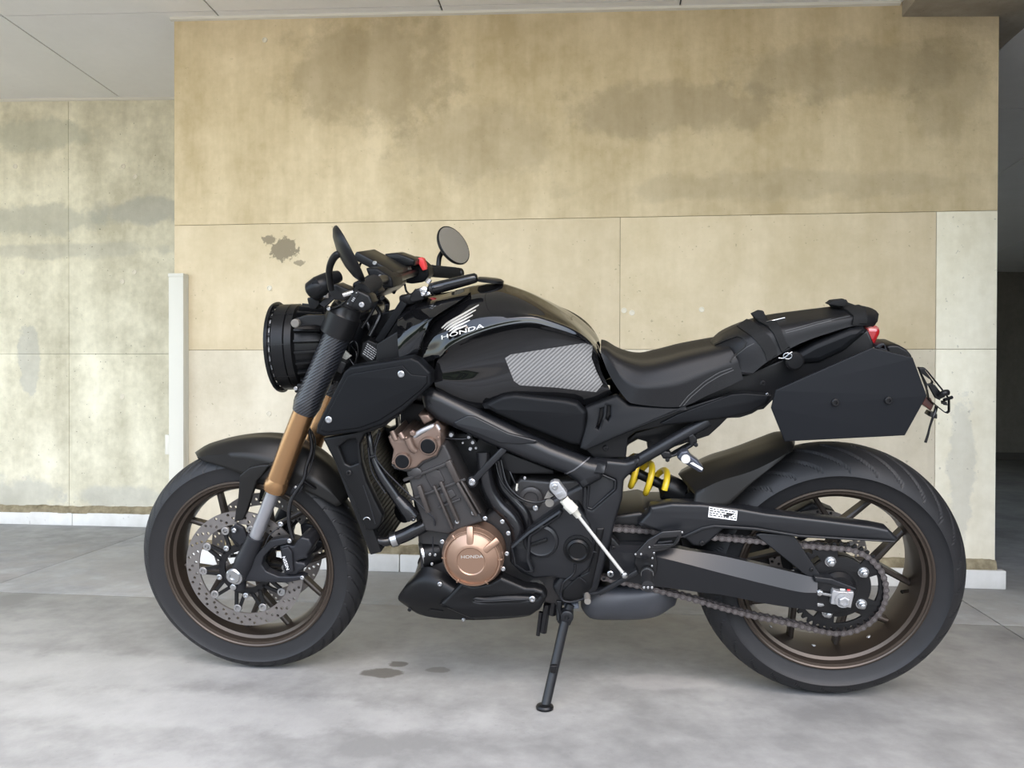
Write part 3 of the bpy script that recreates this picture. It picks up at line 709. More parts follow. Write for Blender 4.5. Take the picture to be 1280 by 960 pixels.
M_fend = mat('mudguard_plastic', (0.009, 0.0086, 0.008), 0.38, spec=.22, bump=.06, bscale=800); fend.data.materials[0] = M_fend
plate('mudguard_stay', K(230, 540, 8, [(550, 440), (650, 355), (760, 330), (860, 325), (890, 300), (770, 450), (725, 490), (625, 800), (590, 880), (500, 905), (512, 800), (535, 690), (550, 490)]), -.083, .016, M_fend, bike, .004, r=1.2, mirror=True)
bolt(293, 663, -.092, 3.0, M_steel, bike); bolt(293, 733, -.118, 1.0, M_steel, bike)
plate('mudguard_lug', K(170, 500, 4, [(470, 640), (500, 620), (535, 640), (560, 700), (520, 730), (480, 690)]), -.085, .012, M_castb, bike, .002, r=1)
# ------------------------------------------------------------------ headlamp
hax = Vector((-1, -.07, -.03)).normalized(); hc = B(353.5, 434, -.004)
hl = lathe('headlamp', [(.000, .1015), (-.004, .1055), (-.032, .1055), (-.034, .103), (-.036, .1055), (-.052, .104), (-.055, .097), (-.058, .094), (-.110, .088), (-.140, .070), (-.155, .03), (-.155, 0)], hc, hax, M_plas2, bike, 64, a=30)
lathe('rim_ring', [(.008, .098), (.0115, .103), (.0115, .1105), (.007, .1125), (.003, .1125), (.003, .100)], hc, hax, M_plas2, hl, 72, True, a=30)
lathe('lens', [(-.004, .100), (.004, .098), (.012, .08), (.017, .05), (.018, 0)], hc, hax, M_glass, hl, 48)
_, ha, hb = basis(hax)
for k in range(28):
    a = 2 * math.pi * k / 28; d = ha * math.cos(a) + hb * math.sin(a)
    bar('ring_spacer', hc + d * .104 + hax * -.003, hc + d * .104 + hax * .0045, .008, .005, M_blk, hl, 0, upv=d)
for k in range(24):
    a = 2 * math.pi * k / 24; d = ha * math.cos(a) + hb * math.sin(a)
    bar('cooling_fin', hc + d * .096 + hax * -.058, hc + d * .088 + hax * -.118, .0060, .022, M_plas2, hl, .0008, upv=d)
for z in range(8):
    a = 2 * math.pi * z / 8 + .2; d = ha * math.cos(a) + hb * math.sin(a)
    bar('shell_rib', hc + d * .1055 + hax * -.004, hc + d * .1052 + hax * -.050, .0018, .0016, M_blk, hl, 0, upv=d)
plate('headlamp_bracket', K(330, 370, 8, [(290, 260), (310, 225), (420, 190), (560, 190), (640, 190), (720, 300), (620, 320), (520, 295), (420, 300), (330, 315), (300, 300)]), -.118, .014, M_blk, bike, .003, r=1.5, mirror=True)
lathe('bracket_bush', [(0, .010), (.012, .010), (.0135, .008)], B(371, 403.5, -.118), NEAR, M_tan, bike, 18)
plate('headlamp_bracket', K(330, 370, 8, [(300, 960), (330, 880), (420, 880), (470, 960), (400, 1010)]), -.10, .02, M_blk, bike, .003, r=1)
bolt(370, 485.5, -.101, 2.6, M_steel, bike)
# ------------------------------------------------------------------ bars, mirrors, instruments
tocam = (CL - B(560, 310, .3)).normalized(); rtB = RLi @ rt; upB = RLi @ up
hb_ = tube('handlebar', [B(452, 366, -.36), B(470, 352, -.22), B(486, 349, -.10), B(498, 347, 0.0), B(512, 342, .12), B(532, 338.5, .24), B(572, 341.5, .38)], .011, M_blk, bike, 16, n=8)
tube('grip', [B(452, 366, -.36), B(468, 353.5, -.235)], .0175, M_web, hb_, 20, label='near rubber grip')
tube('grip', [B(536, 338.5, .25), B(569, 341.3, .37)], .0165, M_web, hb_, 20, label='far rubber grip')
lathe('bar_end', [(0, .013), (.004, .016), (.014, .016), (.017, .012)], B(571, 341.5, .372), B(575, 341.6, .39) - B(560, 340.8, .34), M_blk, hb_, 18)
be = plate('bar_end_weight', K(330, 280, 8, [(805, 800), (880, 690), (930, 655), (1050, 715), (1085, 790), (1060, 850), (1000, 880), (900, 850), (840, 835)]), -.385, .05, M_plas2, hb_, .005, r=1.5)
plate('end_label', K(330, 280, 8, [(830, 805), (915, 668), (955, 690), (870, 825)]), -.386, .003, M_blk, be, .0005, r=.8)
for q in range(3): plate('label_mark', K(330, 280, 8, [(872 + 9 * q, 768 - 14 * q), (876 + 9 * q, 760 - 14 * q), (896 + 9 * q, 770 - 14 * q), (892 + 9 * q, 778 - 14 * q)]), -.3865, .001, M_grey, be, 0)
bolt(452.2, 380.8, -.386, 3.2, M_grey, be); bolt(445.5, 366, -.387, .8, M_steel, be); bolt(434.5, 379.5, -.387, .8, M_steel, be)
def mirror(c, n, r, nm):
    n = n.normalized()
    o = lathe(nm, [(-.019, 0), (-.018, r * .35), (-.013, r * .72), (-.006, r * .95), (-.001, r), (.003, r), (.004, r - .0015), (.003, r - .003)], c, n, M_plas2, bike, 56, a=40)
    lathe('mirror_glass', [(.0005, r - .003), (.0036, r - .0035), (.0036, 0)], c, n, M_mir, o, 56); return o
mc1 = B(436.5, 317.5, -.37); n1 = rtB * .88 + upB * .43 - (CL - mc1).normalized() * .17
m1 = mirror(mc1, n1, .0605, 'rear_mirror'); m1['label'] = 'near mirror seen edge-on from behind its housing'
mc2 = B(566.5, 307, .38); n2 = (CL - mc2).normalized() * .60 + rtB * .66 + upB * .46
m2 = mirror(mc2, n2, .0600, 'rear_mirror'); m2['label'] = 'far round mirror with its glass turned to the viewer'
tube('mirror_stem', [(414, 362, -.32), (412.5, 350, -.33), (411.5, 338, -.345), (415, 326, -.36), (421, 318.5, -.375), (428, 318, -.372)], [.0065, .0065, .0068, .0075, .0075, .006], M_plas2, m1, 14)
tube('mirror_stem', [(548, 336, .36), (548.5, 327, .365), (550, 320, .372), (555, 312, .385)], .007, M_plas2, m2, 14)
# clutch perch, switch cluster, cables
plate('clutch_perch', K(330, 280, 8, [(640, 620), (720, 600), (860, 660), (870, 720), (800, 770), (700, 760), (650, 700)]), -.30, .05, M_blk, bike, .004, r=1.5)
lathe('adjuster', [(0, .005), (.022, .005)], B(429, 369, -.33), rtB + upB * .3, M_chr, bike, 12)
plate('switch_housing', K(330, 280, 8, [(880, 590), (1000, 540), (1090, 590), (1150, 690), (1100, 740), (1040, 700), (960, 660), (880, 640)]), -.27, .06, M_plas, bike, .006, r=3)
plate('switch_housing', K(460, 280, 8, [(330, 380), (420, 330), (500, 350), (600, 440), (610, 520), (560, 580), (440, 600), (300, 580), (260, 480)]), .17, .07, M_plas, bike, .006, r=3)
plate('kill_switch', K(460, 280, 8, [(475, 350), (520, 335), (550, 350), (582, 455), (545, 468)]), .155, .03, M_redp, bike, .002, r=1, label='red kill switch')
plate('brake_reservoir', K(460, 280, 8, [(160, 300), (290, 290), (400, 330), (470, 360), (460, 420), (340, 430), (220, 380)]), .10, .07, M_plas2, bike, .005, r=2)
lathe('reservoir_cap', [(0, .014), (.014, .014), (.016, .011)], B(505, 337, .12), rtB + tocam * .6, M_tan, bike, 18)
dd = B(500, 341, 0) - B(454, 316, 0)
mt = bar('instrument_panel', B(454.5, 317, 0), B(500, 341.5, 0), .020, .155, M_plas2, bike, .004)
bolt(468.5, 328.8, -.079, 2.6, M_steel, mt)
plate('bar_clamp', K(330, 280, 8, [(960, 560), (1080, 480), (1200, 560), (1240, 640), (1180, 700), (1100, 760), (1010, 700)]), -.10, .2, M_blk, bike, .008, r=3)
plate('switch_housing', K(330, 280, 8, [(1010, 440), (1130, 440), (1280, 540), (1290, 640), (1150, 640), (1060, 560)]), -.14, .1, M_plas, bike, .006, r=3)
for (u, v) in ((474.8, 346.5), (473, 360)): plate('button', [(u - 1.6, v - 3), (u + 1.6, v - 3), (u + 1.6, v + 3), (u - 1.6, v + 3)], -.143, .006, M_grey, bike, .0008, r=1)
bolt(467.5, 376.5, -.12, 1.7, M_steel, bike); bolt(411, 386, -.16, 2.2, M_steel, bike)
for pts, r in (([(448, 336, -.06), (452, 328, -.05), (462, 325, -.02), (470, 329, 0)], .003), ([(500, 343, .05), (497, 352, .06), (493, 366, .06), (489, 362, .06), (484, 356, .06)], .0028),
               ([(505, 350, .1), (508, 364, .1), (514, 368, .08), (520, 362, .1)], .0028), ([(468, 380, -.05), (475, 392, -.04), (470, 405, -.05), (462, 420, -.06)], .006),
               ([(478, 372, 0), (484, 380, .02), (480, 396, 0), (468, 415, 0)], .007), ([(480, 350, -.1), (468, 384, -.06), (452, 410, -.07)], .004),
               ([(447, 352, -.2), (436, 372, -.16), (420, 384, -.14), (400, 384, -.12)], .0025), ([(398, 384, -.12), (408, 372, -.14), (416, 366, -.15)], .002),
               ([(396, 381, -.12), (405, 366, -.14), (415, 360, -.16)], .0022), ([(436, 448, -.05), (437, 430, -.06), (444, 427, -.05), (448, 440, -.05), (444, 456, -.05)], .003),
               ([(440, 462, -.05), (446, 445, -.05), (440, 432, -.04)], .0035), ([(437, 449, -.06), (444, 458, -.06), (452, 462, -.05)], .002), ([(455, 398, -.03), (462, 410, -.03), (470, 422, -.02)], .008)):
    tube('cable', pts, r, M_hose, bike, 8)
plate('cable_connector', K(330, 370, 8, [(770, 610), (800, 545), (866, 605), (835, 630), (800, 645)]), -.075, .012, M_cream, bike, .001, label='cream cable connector')
# front indicator on its stalk, above the lamp
ti = tube('front_indicator', [(386.5, 367, -.16), (390, 364.5, -.16), (400, 358, -.16), (412, 350, -.14), (424, 345, -.12)], [PX(400, 360, -.16) * r for r in (7, 12.5, 13.5, 10.5, 7)], M_plas2, bike, 20, n=3)
plate('indicator_face', K(330, 280, 8, [(470, 590), (520, 552), (586, 640), (545, 680)]), -.183, .01, M_plas, ti, .001, r=1)
plate('indicator_base', K(330, 280, 8, [(425, 740), (540, 720), (560, 800), (510, 860), (450, 850)]), -.15, .05, M_plas2, bike, .004, r=2)
plate('stalk_bracket', K(330, 280, 8, [(560, 660), (690, 620), (740, 660), (690, 760), (600, 840), (550, 800), (640, 720)]), -.15, .012, M_castb, bike, .002)
plate('stalk_plate', K(330, 280, 8, [(575, 690), (600, 670), (640, 690), (640, 740), (590, 740)]), -.165, .008, M_tan, bike, .001)
bolt(405.5, 369.5, -.166, 1.6, M_steel, bike)
# glossy arm with chrome clamp above the tank, stay bar, fuse box
ga = tube('mount_arm', [(536.5, 362.5, -.07), (539, 361.8, -.07), (545, 360, -.07), (585, 349.7, -.07), (594.5, 347.2, -.07), (597, 346.5, -.07)], [PX(560, 355, -.07) * r for r in (5.5, 7.2, 7.8, 6.6, 6.0, 3.6)], M_paint, bike, 24, smooth=False)
tube('arm_collar', [(538.5, 362, -.07), (541.5, 361.2, -.07)], PX(560, 355, -.07) * 8.2, M_blk, ga, 24)
lathe('clamp_knuckle', [(-.006, .008), (-.004, .011), (.004, .011), (.006, .008)], B(531, 364, -.075), NEAR + rtB * .4, M_chr, ga, 16)
lathe('clamp_bolt', [(0, .006), (.012, .006), (.013, .004)], B(533.5, 354, -.07), upB + rtB * .8, M_chr, ga, 6)
for u, v in ((527, 362), (529, 368), (536, 367)): lathe('clamp_bolt', [(0, .0045), (.006, .0045), (.007, .003)], B(u, v, -.085), NEAR, M_chr, ga, 10)
plate('arm_mount', K(460, 280, 8, [(430, 690), (500, 640), (560, 700), (560, 760), (440, 790), (410, 760)]), -.08, .05, M_blk, ga, .004, r=2)
bar('support_bar', (506, 377, -.07), (473.5, 427, -.07), PX(490, 400, -.07) * 9.5, .02, M_plas, bike, .003)
bar('support_bar', (500, 376, -.05), (528, 371, -.04), PX(490, 400, -.07) * 13, .04, M_plas2, bike, .006)
fb = plate('fuse_box', K(430, 370, 8, [(180, 470), (240, 440), (340, 480), (420, 500), (520, 610), (250, 670), (160, 600)]), -.085, .06, M_plas2, bike, .003, r=1.5)
lb = plate('box_label', K(430, 370, 8, [(232, 458), (345, 540), (285, 650), (178, 590)]), -.0862, .001, M_blk, fb, 0)
rnd = random.Random(4)
for i in range(6):
    x = 0.0
    while x < .95:
        wq = rnd.uniform(.12, .3); x2 = min(1, x + wq)
        def q(s, t): return (236 + 104 * s - 56 * t, 466 + 72 * s + 124 * t)
        plate('label_print', K(430, 370, 8, [q(x, .05 + i * .155), q(x2, .05 + i * .155), q(x2, .115 + i * .155), q(x, .115 + i * .155)]), -.0868, .0006, M_grey, lb, 0)
        x = x2 + .05
plate('inner_cowl', [(452, 398), (500, 385), (560, 400), (575, 500), (520, 520), (455, 500), (440, 460)], -.015, .03, M_blk, bike, .004)  # dark plates added to fill the open space behind the forks
plate('inner_cowl', [(470, 430), (520, 400), (545, 440), (540, 500), (470, 500)], -.10, .2, M_blk, bike, .004)
# ------------------------------------------------------------------ tank
tank = patch('fuel_tank', [
    [(541, 374, 0), (560, 366, 0), (590, 357.5, 0), (622, 354, 0), (640, 357.5, 0), (665, 367, 0), (690, 380.5, 0), (715, 397.5, 0), (735, 415, 0), (747, 430, 0), (750, 438, 0)],
    [(535, 392, -.075), (555, 384, -.085), (590, 373, -.09), (620, 369, -.09), (645, 372, -.09), (670, 381, -.088), (695, 393, -.085), (715, 404, -.08), (734, 419, -.072), (746, 432, -.066), (750, 441, -.06)],
    [(530, 424, -.12), (545, 414, -.135), (572, 400, -.145), (605, 390, -.148), (640, 388, -.147), (670, 393, -.142), (695, 402, -.135), (715, 411, -.125), (734, 423, -.11), (746, 436, -.095), (751, 446, -.085)],
    [(528, 441, -.130), (548, 436, -.151), (562, 423, -.1605), (590, 410, -.1645), (625, 399.5, -.1655), (662, 395, -.162), (690, 401.5, -.153), (715, 411, -.140), (734, 423, -.122), (746, 437, -.104), (751.5, 449, -.090)],
    [(528, 454, -.134), (549, 446.5, -.156), (562, 433, -.165), (590, 419, -.169), (625, 408, -.170), (662, 403, -.167), (690, 409, -.158), (715, 417, -.1455), (734, 426, -.1285), (746, 440, -.1105), (752, 452, -.0955)]],
    M_paint, bike, 40, 7, True, 0, label='glossy black fuel tank')
# undercut flank of the tank below its shoulder line
flank = patch('tank_flank', [
    [(549, 446.5, -.1555), (562, 433, -.1645), (590, 419, -.1685), (625, 408, -.1695), (662, 403, -.1665), (690, 409, -.1575), (715, 417, -.145), (734, 426, -.128), (745, 438, -.11)],
    [(546, 453, -.146), (565, 443, -.150), (592, 431, -.150), (625, 421, -.149), (660, 416, -.147), (690, 418, -.142), (715, 424, -.134), (735, 433, -.120), (747, 445, -.105)],
    [(543, 464, -.143), (568, 458, -.143), (595, 450, -.141), (625, 443, -.140), (660, 437, -.140), (690, 434, -.138), (715, 436, -.132), (737, 445, -.120), (751, 462, -.103)],
    [(543, 476, -.146), (570, 480, -.149), (600, 482, -.148), (635, 476, -.146), (665, 476, -.145), (695, 474, -.143), (720, 475, -.137), (742, 478, -.127), (760, 482, -.110)],
    [(544, 483, -.143), (571, 494, -.146), (600, 500, -.145), (635, 493, -.143), (665, 491, -.142), (695, 490, -.140), (720, 492, -.135), (742, 494, -.125), (763, 488, -.109)],
    [(546, 490, -.130), (573, 504, -.132), (600, 511, -.132), (635, 505, -.132), (665, 502, -.131), (695, 502, -.129), (720, 505, -.124), (742, 505, -.113), (766, 491, -.102)]],
    M_paint, bike, 40, 6, True, 0, label='glossy black side of the tank below its shoulder edge')
cowl = patch('tank_front_cowl', [
    [(500, 385, -.03), (515, 375, -.03), (535, 371, -.03), (560, 366.5, -.03), (587, 359.5, -.03)],
    [(497, 400, -.09), (510, 391, -.095), (530, 384, -.10), (555, 376, -.10), (583, 370, -.10)],
    [(497, 425, -.12), (508, 412, -.125), (522, 402, -.13), (538, 394, -.135), (552, 390, -.137)],
    [(500, 452, -.13), (509, 440, -.135), (518, 425, -.138), (527, 412, -.14), (540, 399, -.143)],
    [(508, 470, -.13), (514, 460, -.135), (520, 448, -.138), (525, 432, -.14), (534, 410, -.146)]],
    M_paint, bike, 20, 6, True, 0, label='glossy black cowl ahead of the tank')
lathe('filler_cap', [(0, .034), (.006, .034), (.009, .028), (.009, 0)], B(612, 352.5, 0), Vector((.12, 0, 1)), M_blk, tank, 32)
tb = bvh_of(tank, flank, cowl)
pad = skin('tank_pad', K(480, 340, 4, [(605, 430), (635, 412), (1000, 355), (1043, 366), (1036, 430), (1062, 500), (1092, 560), (1060, 600), (860, 577), (680, 566), (650, 545)]), tb, M_pad, flank, .0016, 4.5, label='grey carbon-pattern knee pad')
skin('tank_seam', [(521, 448), (523, 434), (529, 418), (541, 400), (560, 386), (586, 371), (588, 372.5), (562, 388), (543, 402), (531.5, 419), (526, 434), (524, 449)], tb, M_blk, tank, .0012, 3)
S7 = 7.111
# wing emblem: five feathers over the maker's name
for k in range(5):
    t = k / 4
    tip = Vector((842, 290)) * (1 - t) + Vector((735, 470)) * t; root = Vector((512, 497)) * (1 - t) + Vector((600, 535)) * t
    ctrl = Vector((600, 425)) * (1 - t) + Vector((640, 500)) * t
    pts = [root, root.lerp(ctrl, .5) + Vector((-3, -6)) * (1 - t), ctrl, ctrl.lerp(tip, .5), tip]
    lo = [p + Vector((13 - 7 * abs(i - 2) * .5, 13)) * (1.0 if 0 < i < 4 else .55) for i, p in enumerate(pts)]
    skin('wing_feather', K(480, 340, S7, [(p.x, p.y) for p in pts + lo[::-1]]), tb, M_silv, tank, .0012, 3)
lettering('lettering', 'HONDA', (K(480, 340, S7, [(515, 602)])[0], K(480, 340, S7, [(890, 494)])[0], K(480, 340, S7, [(512, 566)])[0]), tb, M_silv, tank, .0016, bold=.012)
# ------------------------------------------------------------------ side panels
scv = plate('side_cover', K(480, 340, 4, [(484, 668), (590, 620), (650, 611), (905, 640), (968, 655), (1012, 702), (1003, 800), (982, 868), (935, 865), (700, 772), (560, 712)]), -.158, .04, M_plas, bike, .010, r=2.5, mirror=True)
vc = plate('rear_side_panel', K(700, 400, 4, [(124, 440), (285, 384), (345, 430), (600, 441), (640, 440), (130, 642), (100, 632), (128, 500)]), -.142, .03, M_frame2 if False else M_plas, bike, .006, r=1.5,
           holes=[K(700, 400, 4, [(203, 449), (216, 446), (214, 484), (192, 541), (182, 536), (198, 490)]), K(700, 400, 4, [(238, 434), (251, 438), (251, 482), (240, 503), (229, 492), (238, 470)])], mirror=True, tilt=.30)
plate('vent_back', K(700, 400, 4, [(160, 430), (270, 420), (280, 520), (170, 560)]), -.124, .004, M_blk, vc, 0)
plate('tail_panel', K(700, 400, 4, [(120, 642), (600, 446), (860, 368), (925, 364), (1060, 374), (1040, 420), (960, 470), (900, 489), (850, 491), (530, 528), (380, 560), (340, 590), (330, 690), (170, 692)]), -.125, .02, M_plas2, bike, .003, r=1.5, mirror=True)
plate('tail_panel_trim', K(700, 400, 4, [(498, 517), (590, 470), (860, 372), (925, 367), (1050, 376), (1030, 415), (950, 462), (850, 485), (520, 526)]), -.131, .012, M_plas, bike, .003, r=1.5)
bolt(757, 560, -.126, 3.6, M_blk, bike); bolt(953.5, 479, -.126, 3.4, M_blk, bike); bolt(959, 493, -.126, 2, M_steel, bike)
plate('rear_inner_guard', K(700, 400, 4, [(330, 600), (380, 560), (520, 520), (850, 480), (800, 530), (745, 580), (560, 640), (440, 655), (438, 612), (380, 595), (335, 630)]), -.06, .12, M_blk, bike, .004)
plate('tail_core', [(775, 507), (850, 505), (890, 488), (930, 468), (985, 446), (1000, 452), (1085, 412), (1094, 432), (1088, 447), (975, 492), (955, 512), (905, 520), (830, 530), (780, 540)], -.085, .17, M_blk, bike, .006)
cw = plate('tail_cowl', K(860, 350, 3.5556, [(468, 332), (560, 281), (720, 216), (788, 206), (802, 232), (700, 318), (590, 370), (505, 378), (475, 360)]), -.098, .196, M_plas, bike, .014, r=2)
tl = plate('tail_light', K(1000, 360, 6.4, [(512, 306), (560, 304), (620, 306), (650, 330), (648, 370), (600, 465), (570, 500), (470, 500), (490, 450)]), -.062, .124, M_red, bike, .012, r=3, label='red tail light')
plate('lamp_bezel', K(1000, 360, 6.4, [(515, 300), (620, 304), (646, 326), (640, 352), (560, 345), (535, 325)]), -.060, .12, mat('red_lens_top', (0.33, 0.10, 0.085), .2), tl, .01, r=2)
# ------------------------------------------------------------------ seats
seat = patch('rider_seat', [
    [(751, 433, 0), (758, 433.5, 0), (775, 443, 0), (800, 449.5, 0), (825, 446.5, 0), (860, 437.5, 0), (893, 431, 0), (908, 428, 0)],
    [(751, 434, -.06), (758, 436, -.065), (775, 449, -.085), (800, 458, -.10), (828, 455, -.11), (860, 446, -.105), (893, 438, -.095), (912, 434, -.09)],
    [(751, 439, -.085), (760, 448, -.095), (782, 476, -.125), (805, 484, -.14), (845, 480, -.142), (880, 466, -.132), (905, 456, -.12), (922, 450, -.11)],
    [(751.5, 444, -.09), (763, 471, -.105), (781, 497, -.13), (794, 505, -.138), (850, 508.5, -.138), (885, 494, -.13), (915, 481, -.12), (929, 474, -.112)]],
    M_seat, bike, 36, 7, True, 0, sharp=(2,), label='rider seat')
pil = patch('pillion_seat', [
    [(891, 430, 0), (895, 424, 0), (903, 416, 0), (930, 402.5, 0), (958, 394, 0), (1000, 388, 0), (1040, 383, 0), (1070, 381.5, 0), (1088, 384.5, 0), (1098, 391, 0), (1097.5, 398, 0)],
    [(894, 435, -.05), (900, 429, -.055), (912, 421, -.06), (935, 412, -.065), (962, 404, -.065), (1000, 398, -.065), (1040, 393, -.063), (1068, 390, -.058), (1086, 391, -.05), (1097, 397, -.04), (1097, 402, -.036)],
    [(905, 451, -.085), (914, 440, -.09), (926, 431, -.098), (944, 423, -.102), (967, 415, -.102), (1000, 408, -.10), (1040, 400, -.094), (1066, 396, -.086), (1082, 396, -.075), (1094, 401, -.058), (1095, 404, -.05)],
    [(913, 459, -.098), (921, 465, -.106), (938, 468, -.112), (955, 455, -.114), (975, 443, -.112), (1003, 428, -.108), (1040, 415, -.10), (1064, 408, -.092), (1080, 407, -.08), (1090, 408, -.062), (1093, 408, -.052)]],
    M_seat, bike, 40, 7, True, 0, sharp=(), label='pillion seat', caps=True)
sb = bvh_of(seat, pil)
def ribbon(path, wd_):
    P = [Vector(p) for p in path]; L, R = [], []
    for i, p in enumerate(P):
        d = (P[min(i + 1, len(P) - 1)] - P[max(i - 1, 0)]).normalized(); n = Vector((-d.y, d.x)); L.append(p + n * wd_ / 2); R.append(p - n * wd_ / 2)
    return [(p.x, p.y) for p in L + R[::-1]]
def stitch(path, parent, wd_=.9):
    P = resample([Vector((p[0], p[1], 0)) for p in path], 60); skin('seam_stitching', ribbon([(p.x, p.y) for p in P[::4]], wd_), sb, M_stitch, parent, .0008, 6)
stitch(K(700, 400, 4, [(598, 432), (640, 380), (720, 310), (790, 265), (860, 240)]), seat)
stitch(K(700, 400, 4, [(617, 428), (655, 385), (730, 320), (800, 278), (868, 250)]), seat)
stitch(K(880, 360, 8, [(270, 730), (340, 660), (430, 590), (500, 555)]), pil, .8)
stitch(K(880, 360, 8, [(810, 430), (960, 390), (1120, 345), (1270, 310)]), pil, .8); stitch(K(880, 360, 8, [(815, 450), (970, 410), (1120, 365), (1275, 328)]), pil, .8)
stitch(K(1000, 360, 6.4, [(0, 330), (150, 285), (300, 245), (400, 225)]), pil, .8)
# raised front bolster edge of the pillion
skin('seat_piping', ribbon(K(880, 360, 8, [(110, 570), (200, 530), (330, 482), (390, 500), (420, 545), (400, 590), (300, 680), (265, 740)]), 1.8), sb, M_seat2, pil, .003, 4)
skin('seat_band', K(880, 360, 8, [(330, 385), (430, 318), (470, 330), (560, 400), (660, 490), (720, 590), (735, 700), (640, 770), (610, 650), (560, 570), (470, 480)]), sb, M_web, pil, .003, 4, label='wide elastic seat band')
st = skin('luggage_strap', K(880, 360, 8, [(470, 255), (555, 222), (610, 262), (640, 330), (730, 350), (780, 440), (815, 540), (880, 620), (890, 680), (800, 700), (750, 580), (705, 470), (640, 390), (560, 350), (500, 310)]), sb, M_web, bike, .0045, 4, label='black nylon strap round the front of the pillion seat')
plate('strap_fold', K(880, 360, 8, [(475, 262), (550, 226), (600, 232), (625, 320), (590, 345), (510, 310)]), -.035, .02, M_web, st, .003, r=1)
tube('buckle_pin', K(880, 360, 8, [(585, 352, -.06), (690, 325, -.06), (805, 298, -.05)]), .0022, M_chr, st, 8)
tube('ring', [B(984.5 + 5.2 * math.cos(a), 445 + 3.8 * math.sin(a), -.128) for a in [math.pi * 2 * k / 24 for k in range(25)]], .0014, M_steel, st, 8, smooth=False)
tube('hook', K(880, 360, 8, [(745, 700, -.128), (800, 700, -.13), (850, 660, -.132), (880, 640, -.13)]), .0016, M_steel, st, 8)
lathe('strap_anchor', [(-.01, .020), (.006, .020), (.010, .016), (.010, .006)], B(993, 451, -.115), NEAR, M_blk, st, 24)
st2 = skin('luggage_strap', K(1000, 360, 6.4, [(225, 130), (260, 105), (300, 95), (370, 92), (385, 115), (440, 135), (520, 165), (530, 280), (500, 310), (415, 290), (425, 230), (380, 190), (320, 160), (250, 150)]), sb, M_web, bike, .0045, 4, label='black nylon strap round the back of the pillion seat')
plate('strap_fold', K(1000, 360, 6.4, [(222, 132), (258, 103), (300, 98), (368, 92), (382, 118), (360, 150), (300, 148)]), -.045, .03, M_web, st2, .003, r=1)
# ------------------------------------------------------------------ pannier support plate and number-plate holder
pp = plate('pannier_plate', K(860, 350, 3.5556, [(390, 490), (820, 300), (1000, 345), (1063, 515), (965, 692), (430, 719), (370, 570)]), -.215, .008, mat('plate_black', (0.007, 0.0078, 0.0095), .42, bump=.1, bscale=900, spec=.14), bike, .0025, r=.8, mirror=True, label='flat black seven-sided pannier plate')
bolt(1044, 503, -.216, 5.0, M_blk, pp); bolt(1110.5, 500.5, -.216, 5.0, M_blk, pp)
for u, v in ((1044, 503), (1110.5, 500.5)): lathe('spacer', [(-.10, .012), (0, .012)], B(u, v, -.21), NEAR, M_blk, pp, 14)
plate('tail_rack', [(1045, 470), (1110, 455), (1150, 480), (1150, 500), (1040, 515), (1000, 505), (1000, 490)], -.11, .22, M_blk, bike, .006)
plate('rack_end', K(1000, 360, 6.4, [(690, 470), (720, 455), (790, 455), (860, 495), (900, 545), (900, 580), (700, 560)]), -.05, .1, M_plas2, bike, .006, r=2)
plate('rack_eye', K(1000, 360, 6.4, [(600, 480), (625, 450), (670, 438), (690, 460), (690, 500)]), -.10, .03, M_castb, bike, .003, r=2, holes=[K(1000, 360, 6.4, [(648, 482), (655, 465), (672, 465), (682, 490)])])
nh = plate('number_plate_holder', K(1120, 440, 8, [(225, 155), (290, 158), (320, 185), (470, 370), (545, 470), (545, 600), (520, 620), (490, 610), (390, 530), (330, 480), (310, 380), (250, 220)]), -.04, .012, M_blk, bike, .002, r=1,
           holes=[K(1120, 440, 8, [(255, 200), (285, 190), (365, 300), (360, 318), (320, 325)]), K(1120, 440, 8, [(348, 345), (385, 338), (440, 410), (430, 470), (410, 460)]), K(1120, 440, 8, [(450, 420), (475, 430), (480, 445), (455, 455)]), K(1120, 440, 8, [(478, 505), (500, 505), (505, 525), (480, 522)])])
tube('strut', K(1120, 440, 8, [(440, 440, -.045), (480, 410, -.05), (515, 405, -.045)]), .007, M_blk, nh, 10); tube('strut', K(1120, 440, 8, [(480, 480, -.04), (560, 452, -.03)]), .004, M_blk, nh, 8)
plate('reflector', K(1120, 440, 8, [(260, 520), (295, 455), (350, 460), (380, 530), (350, 590)]), -.03, .05, M_amb, nh, .002, r=1)
plate('plate_lamp', K(1120, 440, 8, [(325, 640), (350, 600), (415, 620), (415, 670), (370, 660)]), -.03, .03, M_blk, nh, .002, r=1)
tube('lamp_lead', K(1120, 440, 8, [(405, 540, -.02), (390, 600, -.025), (365, 665, -.03), (335, 760, -.03), (318, 830, -.03), (294, 905, -.03)]), [.004, .004, .003, .0025, .003, .0035], M_hose, nh, 8)
